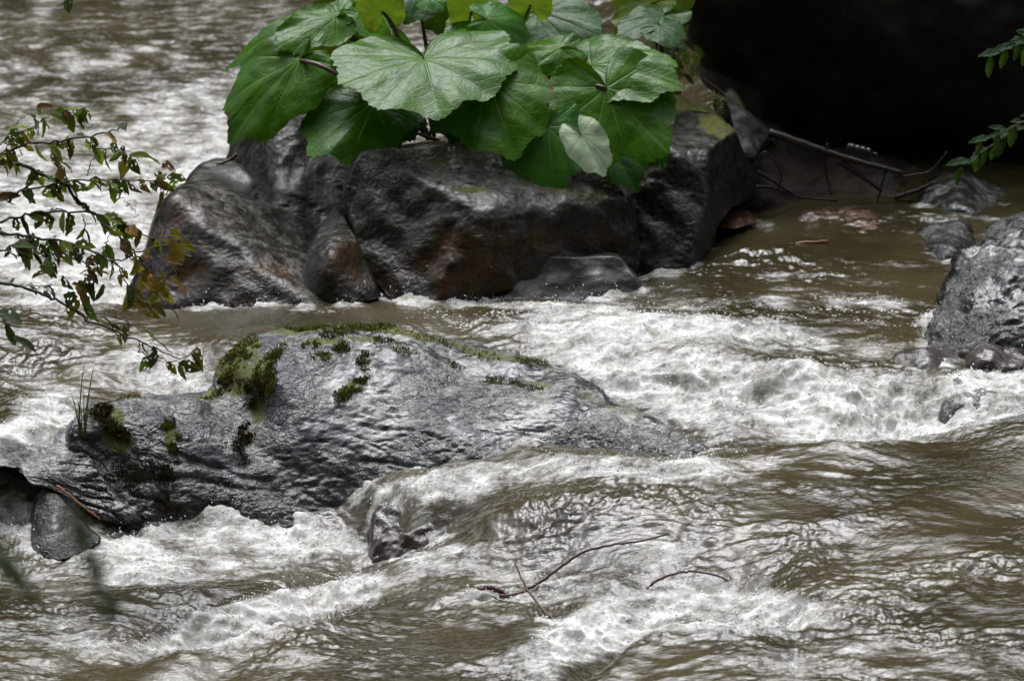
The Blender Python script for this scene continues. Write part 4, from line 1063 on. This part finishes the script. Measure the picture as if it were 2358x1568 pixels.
plant = tag(empty('butterbur_plant', pb), 'large clump of broad round butterbur leaves growing on the rock island', 'plant')
for i, sp in enumerate(LEAVES):
    big_leaf(plant, pb, sp, 100 + i, sp[11])
for k, (a, b) in enumerate([((960, 250, 20.45), (985, 310, 20.55)), ((975, 215, 20.5), (1000, 315, 20.55)), ((1000, 285, 20.4), (985, 320, 20.5)), ((940, 300, 20.4), (1010, 325, 20.5))]):
    p, q = at_y(*a), at_y(*b)
    v, f = tube(np.linspace(q, p, 6) - pb, np.linspace(0.01, 0.005, 6), 6)
    obj('stalk', mesh_from('stalk', v, f, [M['stalk_green' if k < 2 else 'stalk']]), plant)

for pl in ([(692, 140, 20.44), (735, 150, 20.36), (790, 180, 20.34), (845, 220, 20.42), (930, 290, 20.55)], [(1340, 312, 20.13), (1318, 318, 20.14), (1290, 330, 20.25), (1200, 335, 20.45)], [(1396, 204, 20.33), (1370, 198, 20.36), (1330, 215, 20.45), (1200, 290, 20.6)], [(1345, 158, 20.5), (1290, 172, 20.48), (1240, 190, 20.55)]):
    w = np.array([at_y(*p) for p in pl])
    w = resample(w, 14, False)
    v, f = tube(w - pb, np.linspace(0.009, 0.011, 14), 7)
    obj('stalk', mesh_from('stalk', v, f, [M['stalk']]), plant)

pb2 = at_y(1500, 200, 21.3)
plant2 = tag(empty('butterbur_plant', pb2), 'smaller butterbur with whitish shiny leaf beside the overhanging boulder', 'plant')
for i, sp in enumerate([
    (1500, 10, 21.25, 1415, 80, 21.15, 0.75, (-0.2, -0.7, 0.7), 0.1, 0.0, 'leaf_yellow', (1520, 200, 21.4)),
    (1530, 35, 21.12, 1425, 72, 20.95, 0.62, (-0.05, -0.35, 0.95), 0.15, 0.05, 'leaf_dark', (1520, 200, 21.3)),
    (1520, 60, 21.0, 1560, 95, 20.9, 1.1, (0.05, -0.4, 0.92), 0.2, 0.0, 'leaf_dark', (1520, 200, 21.3)),
    (1570, -15, 21.3, 1560, 45, 21.25, 0.8, (0.1, -0.8, 0.5), 0.1, 0.0, 'leaf_yellow', (1540, 200, 21.4)),
    (1470, -40, 21.3, 1440, 40, 21.25, 1.0, (0.1, -0.8, 0.5), 0.1, 0.0, 'leaf_yellow', None),
]):
    big_leaf(plant2, pb2, sp, 300 + i, sp[11])


# ------------------------------------------------------------------ small leaves, twigs and shrubs
def small_leaf_mesh(name, mat, seed, width=0.42, curl=0.25, holes=0, tooth=0.0):
    r = np.random.default_rng(seed)
    nu, nv = 11, 7
    u = np.linspace(0, 1, nu)
    w = width * np.sin(math.pi * u ** 0.85) ** 0.8 * 0.5
    w = w * (1 + tooth * (np.arange(nu) % 2 - 0.5)) * (1 + 0.12 * r.normal(size=nu))
    v = np.linspace(-1, 1, nv)
    X = w[:, None] * v[None]
    Y = np.broadcast_to(u[:, None], X.shape)
    Z = 0.35 * np.abs(X) - curl * u[:, None] ** 2 + 0.05 * noise2(X * 9 + seed, Y * 5 + seed)
    V = np.stack([X, Y, Z], -1).reshape(-1, 3)
    F = grid_faces(nu, nv)
    if holes:
        keep = np.ones(len(F), bool)
        keep[r.choice(np.arange(8, len(F) - 6), holes, replace=False)] = False
        F = F[keep]
    return mesh_from(name, V, F, [mat], True)


def orient(o, pos, dirv, up, size):
    d = Vector(dirv).normalized()
    u = Vector(up)
    x = d.cross(u)
    if x.length < 1e-4: x = Vector((1, 0, 0))
    x.normalize()
    z = x.cross(d)
    m = Matrix((x, d, z)).transposed().to_4x4()
    m = Matrix.Translation(Vector(pos)) @ m @ Matrix.Diagonal((size, size, size, 1))
    o.matrix_local = m


SM = {}
for key, hs_ in (('sh_green', (0, 3, 6)), ('sh_dark', (0, 4, 7)), ('sh_lime', (0, 2)), ('sh_red', (0, 4, 8)), ('sh_orange', (0, 5))):
    SM[key] = [small_leaf_mesh('leaf', M[key], 40 + k * 3 + len(key), 0.40 + 0.1 * k, 0.2 + 0.15 * k, h) for k, h in enumerate(hs_)]
SM['fern'] = [small_leaf_mesh('leaf', M['fern_green'], 70 + k, 0.36 + 0.08 * k, 0.25, 0, 0.35) for k in range(3)]


def z5(x, y):
    return x * 0.431, 193 + y * 0.431


def shrub():
    base = at_y(-120, 560, 17.6)
    root = tag(empty('overhanging_shrub', base), 'sparse shrub with holed green and rusty leaves reaching in from left edge', 'shrub')
    ST = [([(-260, 430), (0, 385), (130, 330), (300, 312), (450, 290), (600, 255), (675, 210)], 0.0085, 0.003, 1.0),
          ([(460, 300), (500, 355), (485, 420), (465, 490)], 0.004, 0.0025, 0.3), ([(500, 350), (580, 350), (680, 380), (740, 410)], 0.003, 0.002, 1.6),
          ([(-260, 400), (0, 420), (130, 440), (250, 490), (330, 530), (420, 620), (520, 720), (600, 790), (680, 860), (760, 950), (810, 1030)], 0.0105, 0.0035, 0.8),
          ([(-260, 650), (0, 600), (130, 570), (280, 535), (420, 515), (560, 510), (740, 520), (860, 520)], 0.006, 0.0022, 1.2),
          ([(-260, 830), (0, 740), (130, 700), (280, 685), (400, 680), (480, 680), (600, 720), (730, 780), (830, 840)], 0.0075, 0.003, 1.2),
          ([(-260, 760), (0, 800), (200, 825), (380, 850), (500, 895), (600, 945), (700, 920), (780, 885)], 0.0075, 0.003, 1.0),
          ([(-260, 990), (0, 1060), (120, 1090), (250, 1130), (380, 1200), (470, 1260), (620, 1320), (740, 1375), (850, 1420), (920, 1455), (980, 1465), (1060, 1410)], 0.0085, 0.002, 0.25),
          ([(470, 1240), (540, 1230), (640, 1250), (750, 1310), (860, 1390), (920, 1450)], 0.004, 0.002, 0.15), ([(550, 1235), (600, 1300), (640, 1360)], 0.0045, 0.002, 0.3),
          ([(0, 330), (60, 250), (140, 160), (200, 120)], 0.003, 0.0015, 0.5), ([(0, 385), (100, 280), (230, 190), (300, 150), (480, 130)], 0.0035, 0.0015, 1.2),
          ([(740, 1375), (755, 1440), (850, 1460), (940, 1495), (1000, 1470)], 0.003, 0.0015, 0.5), ([(430, 850), (450, 760), (440, 700)], 0.003, 0.002, 0.5),
          ([(540, 950), (575, 830), (580, 790)], 0.0035, 0.002, 0.6), ([(300, 910), (295, 800)], 0.003, 0.002, 0.5), ([(0, 900), (90, 850), (200, 825)], 0.004, 0.0025, 1.5), ([(240, 940), (300, 910), (380, 925), (470, 960)], 0.003, 0.002, 1.8),
          ([(600, 945), (660, 1040), (700, 1110), (800, 1180)], 0.0035, 0.002, 1.6), ([(120, 1090), (160, 1075), (280, 1080)], 0.003, 0.002, 0.8), ([(300, 500), (340, 450), (300, 400), (260, 360)], 0.003, 0.0018, 1.6),
          ([(700, 1110), (740, 1020), (820, 960), (900, 920)], 0.003, 0.0015, 2.0), ([(760, 950), (840, 1000), (930, 1040)], 0.003, 0.0015, 2.0), ([(680, 640), (730, 690), (720, 720)], 0.002, 0.001, 0.8), ([(560, 560), (640, 600), (690, 650)], 0.002, 0.0015, 1.4)]
    rr = random.Random(5)
    segs = []
    for k, (pl, r0, r1, dens) in enumerate(ST):
        P = resample(np.array([z5(*p) for p in pl]), max(8, len(pl) * 5), False)
        off = rr.uniform(-0.12, 0.12)
        Y = 17.55 + off + 0.06 * np.sin(np.linspace(0, 4, len(P)) + k)
        W3 = at_y(P[:, 0], P[:, 1], Y)
        W3 = W3 + 0.004 * np.random.default_rng(k).normal(size=W3.shape)
        v, f = tube(W3 - base, np.linspace(r0, r1, len(P)) * 0.8, 6)
        obj('branch', mesh_from('branch', v, f, [M['bark' if k not in (10, 11) else 'olive_bark']]), root)
        segs.append((W3, P, dens))
    # fine dry tip
    P = resample(np.array([z5(*p) for p in [(780, 885), (870, 865), (1000, 865), (1110, 875), (1210, 890)]]), 20, False)
    v, f = tube(at_y(P[:, 0], P[:, 1], 17.5) - base, np.linspace(0.003, 0.0012, 20), 5)
    obj('twig', mesh_from('twig', v, f, [M['olive_bark']]), root)
    n = 0
    proto = {}

    def put(pos, px, py, size, d=None):
        nonlocal n
        if px > 300 and 520 < py < 720: w = {'sh_orange': 6, 'sh_red': 2, 'sh_lime': 1}
        elif py > 600 and px > 100: w = {'sh_red': 4, 'sh_dark': 3, 'sh_green': 2, 'sh_orange': 1}
        elif py < 280: w = {'sh_lime': 4, 'sh_green': 3, 'sh_red': 1}
        elif px < 110 and py > 440: w = {'sh_dark': 5, 'sh_green': 2, 'sh_red': 1}
        else: w = {'sh_green': 3.5, 'sh_lime': 2, 'sh_red': 3, 'sh_dark': 2, 'sh_orange': 1}
        key = rr.choices(list(w), list(w.values()))[0]
        me = rr.choice(SM[key])
        o = obj('leaf', me, root)
        d = d or (rr.uniform(-0.3, 1.0), rr.uniform(-0.7, 0.7), rr.uniform(-1.3, 0.15))
        orient(o, Vector(pos) - Vector(base), d, (rr.uniform(-.7, .7), rr.uniform(-1, .3), rr.uniform(0.2, 1)), size)
        n += 1
    for W3, P, dens in segs:
        L = np.linalg.norm(np.diff(P, axis=0), axis=1).sum()
        for _ in range(int(L / 14.5 * dens)):
            i = rr.randrange(1, len(P))
            if P[i, 0] < -25 or n > 230: continue
            put(W3[i], P[i, 0], P[i, 1], rr.uniform(0.042, 0.09))
    # the broad clusters
    for cx, cy, s, cnt in [(440, 1050, 70, 18), (160, 880, 70, 12), (860, 480, 60, 10), (850, 1060, 80, 14), (900, 830, 60, 10), (690, 1200, 40, 7), (620, 490, 40, 3)]:
        for _ in range(cnt):
            if n > 296: break
            x, y = z5(cx + rr.gauss(0, s * 0.6), cy + rr.gauss(0, s * 0.7))
            put(at_y(x, y, 17.55 + rr.uniform(-0.08, 0.08)), x, y, rr.uniform(0.05, 0.095))
    for x, y in [(195, 120), (300, 140), (360, 150), (430, 150), (455, 128), (480, 165), (120, 240), (150, 160)]:
        a, b = z5(x, y)
        if n < 299: put(at_y(a, b, 17.5), a, b, rr.uniform(0.05, 0.07), (1.0, 0, rr.uniform(-0.6, 0.1)))


shrub()


def leafy_twig(name, label, pts, Y, r0, leaves, size, key, bark='bark', group=None, spread=1.0, cat='twig', seed=1):
    rr = random.Random(seed)
    P = resample(np.array(pts, float), 14, False)
    W3 = at_y(P[:, 0], P[:, 1], np.linspace(Y, Y - 0.1, 14))
    base = W3[0]
    root = tag(empty(name, base), label, cat, group)
    v, f = tube(W3 - base, np.linspace(r0, r0 * 0.3, 14), 6)
    obj('stem', mesh_from('stem', v, f, [M[bark]]), root)
    T = np.gradient(W3, axis=0)
    for k in range(leaves):
        i = min(13, int((k + 1) / leaves * 13.0))
        sd = -1 if k % 2 else 1
        d = T[i] / np.linalg.norm(T[i]) * 0.8 + np.array([0.15, -0.15, sd * 0.75 - 0.35]) * spread
        o = obj('leaf', rr.choice(SM[key]), root)
        orient(o, W3[i] - base, d + np.array([rr.uniform(-.2, .2) for _ in range(3)]), (rr.uniform(-.3, .3), -0.6, 0.8), size * rr.uniform(0.7, 1.2))
    return root


leafy_twig('leafy_twig', 'upper dark green leafy twig reaching in at right edge', [(2520, 60), (2420, 85), (2340, 105), (2285, 130)], 20.2, 0.006, 16, 0.09, 'fern', group='green twigs at the right edge', seed=3)
leafy_twig('leafy_twig', 'lower dark green leafy twig hanging above the glinting stone', [(2500, 255), (2420, 280), (2340, 300), (2270, 345), (2215, 385)], 20.4, 0.006, 22, 0.09, 'fern', group='green twigs at the right edge', seed=4)
leafy_twig('leafy_twig', 'middle dark green leafy twig in front of the overhanging boulder', [(2520, 250), (2440, 262), (2370, 275), (2300, 310), (2262, 325)], 20.3, 0.005, 14, 0.085, 'fern', group='green twigs at the right edge', seed=5)
leafy_twig('drooping_twig', 'blackish leaves drooping in at left edge below the shrub', [(-140, 640), (-60, 680), (0, 725), (30, 775)], 17.2, 0.006, 7, 0.12, 'sh_dark', seed=6)
leafy_twig('hanging_leaf_twig', 'twig with a reddish green leaf hanging at the top left corner', [(60, -120), (110, -70), (150, -30), (153, -12)], 17.2, 0.004, 2, 0.09, 'sh_dark', seed=9)
leafy_twig('hanging_leaf_twig', 'tip of a dark leafy twig peeking in at the top edge', [(160, -110), (190, -60), (205, -22)], 17.2, 0.003, 3, 0.05, 'sh_dark', seed=10)
# out of focus sprigs close to the lens side of the river
leafy_twig('blurred_sprig', 'blurred dark green sprig above foam near lower left corner', [(150, 1150), (185, 1230), (215, 1330), (245, 1390)], 6.6, 0.003, 12, 0.04, 'sh_dark', group='blurred sprigs lower left', seed=12, spread=0.6)
leafy_twig('blurred_sprig', 'blurred dark green sprig cut by the left edge near the bottom', [(-120, 1210), (-50, 1250), (10, 1290), (50, 1330)], 6.5, 0.003, 12, 0.04, 'sh_dark', group='blurred sprigs lower left', seed=13, spread=0.6)


def bush(name, label, cx, cy, sx, sy, Y, count, size, keys, seed):
    rr = random.Random(seed)
    base = at_y(cx, cy + sy, Y)
    root = tag(empty(name, base), label, 'plant')
    mb = MB()
    for k in range(5):
        a = at_y(cx + rr.uniform(-.2, .2) * sx, cy + sy, Y)
        b = at_y(cx + rr.uniform(-.8, .8) * sx, cy + rr.uniform(-.9, .2) * sy, Y + rr.uniform(-.1, .1))
        mb.add(*tube(np.linspace(a, b, 5) - base, np.linspace(0.005, 0.002, 5), 5))
    obj('stem', mb.mesh('stem', M['stalk_green']), root)
    for k in range(count):
        o = obj('leaf', rr.choice(SM[rr.choice(keys)]), root)
        x, y = cx + rr.gauss(0, sx * 0.5), cy + rr.gauss(0, sy * 0.5)
        orient(o, at_y(x, y, Y + rr.uniform(-.12, .12)) - base, (rr.uniform(-1, 1), rr.uniform(-1, 0.2), rr.uniform(-.8, .3)), (rr.uniform(-.4, .4), -.5, .8), size * rr.uniform(.6, 1.3))


bush('small_leaf_bush', 'small leaved bright green bush against left side of overhanging boulder', 1540, 120, 60, 60, 21.35, 90, 0.06, ['sh_green', 'fern', 'sh_lime'], 21)
bush('seedling', 'tiny green seedling sprouting under the small leaved bush', 1655, 225, 20, 20, 21.25, 10, 0.05, ['sh_green', 'fern'], 22)

# trailing stem from the bush across the dark boulder
P = resample(np.array([(1590, 165), (1640, 195), (1690, 235), (1760, 300), (1800, 350)], float), 14, False)
w = at_y(P[:, 0], P[:, 1], 21.02)
v, f = tube(w - w[0], 0.0025, 5)
tag(obj('trailing_stem', mesh_from('trailing_stem', v, f, [M['olive_bark']]), None, w[0]), 'thin pale stem trailing down before the overhanging boulder', 'stem')


# grass tuft on the boulder's left shoulder
def grass_tuft():
    base = at_y(190, 1000, 18.05)
    root = tag(empty('grass_tuft', base), 'tuft of thin green grass blades on left end of grey boulder', 'grass tuft')
    rr = random.Random(4)
    tips = [(160, 895), (178, 915), (195, 830), (218, 835), (205, 900), (186, 935), (200, 950), (172, 940), (212, 930), (193, 890)]
    for k, (tx, ty) in enumerate(tips):
        a = at_y(188 + rr.uniform(-8, 10), 1003, 18.03)
        b = at_y(tx, ty, 18.03 + rr.uniform(-.06, .06))
        u = np.linspace(0, 1, 9)[:, None]
        m = (a + b) / 2 + np.array([(a[0] - b[0]) * 0.25, 0, 0.02])
        pts = (1 - u) ** 2 * a + 2 * u * (1 - u) * m + u * u * b
        v, f = tube(pts - base, np.linspace(0.0035, 0.0008, 9), 4)
        obj('blade', mesh_from('blade', v, f, [M['grass']]), root)


grass_tuft()


# twigs in the water; each is a thing of its own
def stick(name, label, pts, Y, r0, r1, mat, cat='twig', group=None, lift=None):
    P = resample(np.array(pts, float), max(16, len(pts) * 6), False)
    Yv = np.linspace(Y[0], Y[1], len(P)) if isinstance(Y, tuple) else np.full(len(P), Y)
    w = at_y(P[:, 0], P[:, 1], Yv)
    w = w + 0.0011 * np.random.default_rng(len(label)).normal(size=w.shape)
    b = w[0].copy()
    v, f = tube(w - b, np.linspace(r0, r1, len(P)), 7)
    return tag(obj(name, mesh_from(name, v, f, [M[mat]]), None, b), label, cat, group)


def wy(px, py):
    d = np.abs(WPX - px) + np.abs(WPY - py)
    i = np.unravel_index(np.argmin(d), d.shape)
    return float(WY[i])


stick('long_twig', 'long curved red brown twig rising from foam toward the right', [(1150, 1372), (1195, 1366), (1250, 1335), (1300, 1298), (1350, 1268), (1420, 1252), (1480, 1245), (1540, 1228)], (wy(1170, 1372), wy(1480, 1260)), 0.0065, 0.0035, 'red_bark')
stick('crossing_twig', 'straight thin twig crossing over the long curved twig', [(1185, 1295), (1205, 1340), (1235, 1385), (1268, 1425)], (wy(1185, 1330) - 0.12, wy(1268, 1422)), 0.003, 0.0055, 'red_bark')
stick('thin_twig', 'very thin dark twig lying low beside the crossing twig', [(1130, 1372), (1170, 1388), (1215, 1396), (1255, 1398)], wy(1190, 1395), 0.0025, 0.002, 'bark')
stick('stub_branch', 'thick short brown stub curving out of the foam', [(1092, 1374), (1102, 1360), (1122, 1352), (1150, 1360), (1172, 1374)], wy(1120, 1372), 0.009, 0.013, 'red_bark', 'branch')
stick('arched_twig', 'arched red brown twig standing over foam at lower centre right', [(1480, 1365), (1510, 1338), (1555, 1320), (1600, 1315), (1650, 1325), (1678, 1338), (1684, 1355)], wy(1580, 1350) , 0.0055, 0.003, 'red_bark')
stick('orange_stick', 'bright orange brown stick floating below the dark bank', [(1815, 566), (1850, 560), (1908, 555)], wy(1860, 562) - 0.02, 0.010, 0.004, 'orange_stick', 'stick')
stick('reddish_stick', 'thin rusty stalk lying across the overhang beside pointed stone', [(130, 1118), (160, 1140), (190, 1165), (230, 1195)], (17.72, 17.62), 0.005, 0.003, 'orange_stick', 'stick')
for k, (lb, pts, r) in enumerate([
    ('long dark pole like root slanting under the overhanging boulder', [(1770, 305), (1860, 335), (1950, 365), (2080, 400)], 0.018),
    ('short thick dark root below the pole like root', [(1930, 370), (1990, 410), (2030, 440)], 0.014),
    ('thin dark root by the base of the propped stone', [(1745, 395), (1800, 430), (1830, 450)], 0.009),
    ('looping dark root left of the thin root', [(1730, 410), (1760, 350), (1800, 400), (1790, 440)], 0.006),
    ('curved thin dark root at right of the plastic bottle', [(2060, 410), (2140, 395), (2180, 350)], 0.006),
    ('forked dim root crossing the bank just above the waterline', [(1690, 440), (1760, 430), (1850, 455), (1930, 462)], 0.008),
    ('steep thin root dropping from the overhang to the water', [(1905, 330), (1900, 390), (1915, 450)], 0.006),
    ('thick root stub low on the bank near the glinting stone', [(2060, 455), (2110, 440), (2150, 420)], 0.012),
    ('upright thin dark root right of the short thick root', [(2040, 395), (2030, 430), (2020, 465)], 0.006)]):
    stick('driftwood_root', lb, pts, 21.0, r, r * 0.6, 'bark', 'root', 'roots under the overhanging boulder')
# gnarled tip on the island's back rock
stick('gnarled_twig', 'little crooked twig sticking out left of the dark back rock', [(500, 378), (515, 374), (530, 368), (545, 355)], 20.6, 0.006, 0.008, 'olive_bark')

# red leaf fallen on the island boulder
V, F, P_, R_ = leaf_shape(77, 0.8, 0.2, 0.2)
lp = at_y(1112, 447, 19.99)
me = mesh_from('fallen_leaf', (V * 0.02) * np.array([1.4, 1, 1]), F, [M['red_leaf']], True)
o = obj('fallen_leaf', me, None, lp)
o.rotation_euler = (0.5, 0, 1.2)
tag(o, 'tiny bright red fallen leaf on mossy top of island boulder', 'leaf')


# ribbed plastic bottle stranded on the root
def bottle():
    a, b = at_y(1948, 340, 20.93), at_y(2012, 356, 20.93)
    root = tag(empty('plastic_bottle', (a + b) / 2), 'ribbed clear plastic bottle stranded under the overhanging boulder', 'bottle')
    c = (a + b) / 2
    n = 40
    u = np.linspace(0, 1, n)
    r = 0.025 + 0.0012 * np.cos(u * 2 * math.pi * 5)
    r = r * ss(-0.02, 0.05, u) * np.where(u > 0.8, 1 - 0.65 * ss(0.8, 0.98, u), 1)
    v, f = tube(a + (b - a) * u[:, None] - c, np.maximum(r, 0.003), 16)
    obj('bottle_body', mesh_from('bottle_body', v, f, [M['bottle']]), root)
    e = b + (b - a) / np.linalg.norm(b - a) * np.array([[0.0], [0.014]])
    v, f = tube(np.linspace(e[0], e[1], 3) - c, 0.012, 14)
    obj('cap', mesh_from('cap', v, f, [M['bottle']]), root)


bottle()


# ------------------------------------------------------------------ spray thrown up by the whitewater
def spray():
    r = np.random.default_rng(9)
    m = (WF > 0.55) & (WPX > -100) & (WPX < 2460) & (WPY > 640) & (WPY < 1600)
    idx = np.argwhere(m)
    pick = idx[r.choice(len(idx), 15000)]
    P = np.stack([WX[pick[:, 0], pick[:, 1]], WY[pick[:, 0], pick[:, 1]], WZ[pick[:, 0], pick[:, 1]]], -1)
    P[:, 2] += np.abs(r.normal(0, 0.014, len(P))) * (1 + 2.5 * (r.random(len(P)) < 0.18))
    P[:, :2] += r.normal(0, 0.01, (len(P), 2))
    s = 0.0013 + 0.003 * r.random(len(P)) ** 2.5
    oct_ = np.array([(1, 0, 0), (-1, 0, 0), (0, 1, 0), (0, -1, 0), (0, 0, 1), (0, 0, -1)], float)
    fc = np.array([(0, 2, 4), (2, 1, 4), (1, 3, 4), (3, 0, 4), (2, 0, 5), (1, 2, 5), (3, 1, 5), (0, 3, 5)])
    V = (P[:, None] + s[:, None, None] * oct_[None] * r.uniform(0.7, 1.5, (len(P), 1, 3))).reshape(-1, 3)
    F = (np.arange(len(P))[:, None, None] * 6 + fc[None]).reshape(-1, 3)
    tag(obj('spray', mesh_from('spray', V, F, [M['spray']], True)), 'fine white droplets thrown up over the whitewater', kind='stuff')


spray()


# ------------------------------------------------------------------ unseen hillsides shaped to block sky light, and the valley floor
def hillside(name, x0, x1, n, m, prof, label):  # unseen slope that screens part of the sky
    xs = np.linspace(x0, x1, n)
    u = np.linspace(0, 1, m)
    X = np.broadcast_to(xs[None], (m, n))
    Y, Z = prof(X, np.broadcast_to(u[:, None], (m, n)))
    V = np.stack([X, Y, Z], -1).reshape(-1, 3)
    o = obj(name, mesh_from(name, V, grid_faces(m, n), [M['forest']], True))
    tag(o, label, kind='structure')


def near_prof(X, U):  # height and steepness set to keep light off rock faces towards the camera
    h = 70 * U ** 1.0
    n = noise2(X * 0.25, U * 9) * 2.2 + noise2(X * 0.8, U * 30) * 0.8
    return -3.5 - 5 * U + n * ss(0, 0.2, U), -1.2 + h + 0.6 * n * ss(0, 0.2, U)


def far_prof(X, U):  # height set so level water mirrors a dark slope instead of sky
    h = 30 * U
    n = noise2(X * 0.12 + 9, U * 5) * 2.5 + noise2(X * 0.5, U * 14) * 1.0
    return 46 + 10 * U + n, -1.2 + h + 0.7 * n * ss(0, 0.2, U)


hillside('near_sky_blocker', -120, 120, 240, 50, near_prof, 'unseen steep wooded hillside shaped to block sky light on the viewer side of the river')
hillside('far_sky_blocker', -160, 160, 240, 30, far_prof, 'unseen wooded hillside shaped to block low sky on the far side of the river')
gv = np.array([(-900, -900, -1.6), (900, -900, -1.6), (900, 1500, -1.6), (-900, 1500, -1.6)], float)
tag(obj('ground', mesh_from('ground', gv, np.array([[0, 1, 2, 3]]), [M['soil']], False)), 'dark valley floor beneath the river', kind='structure')
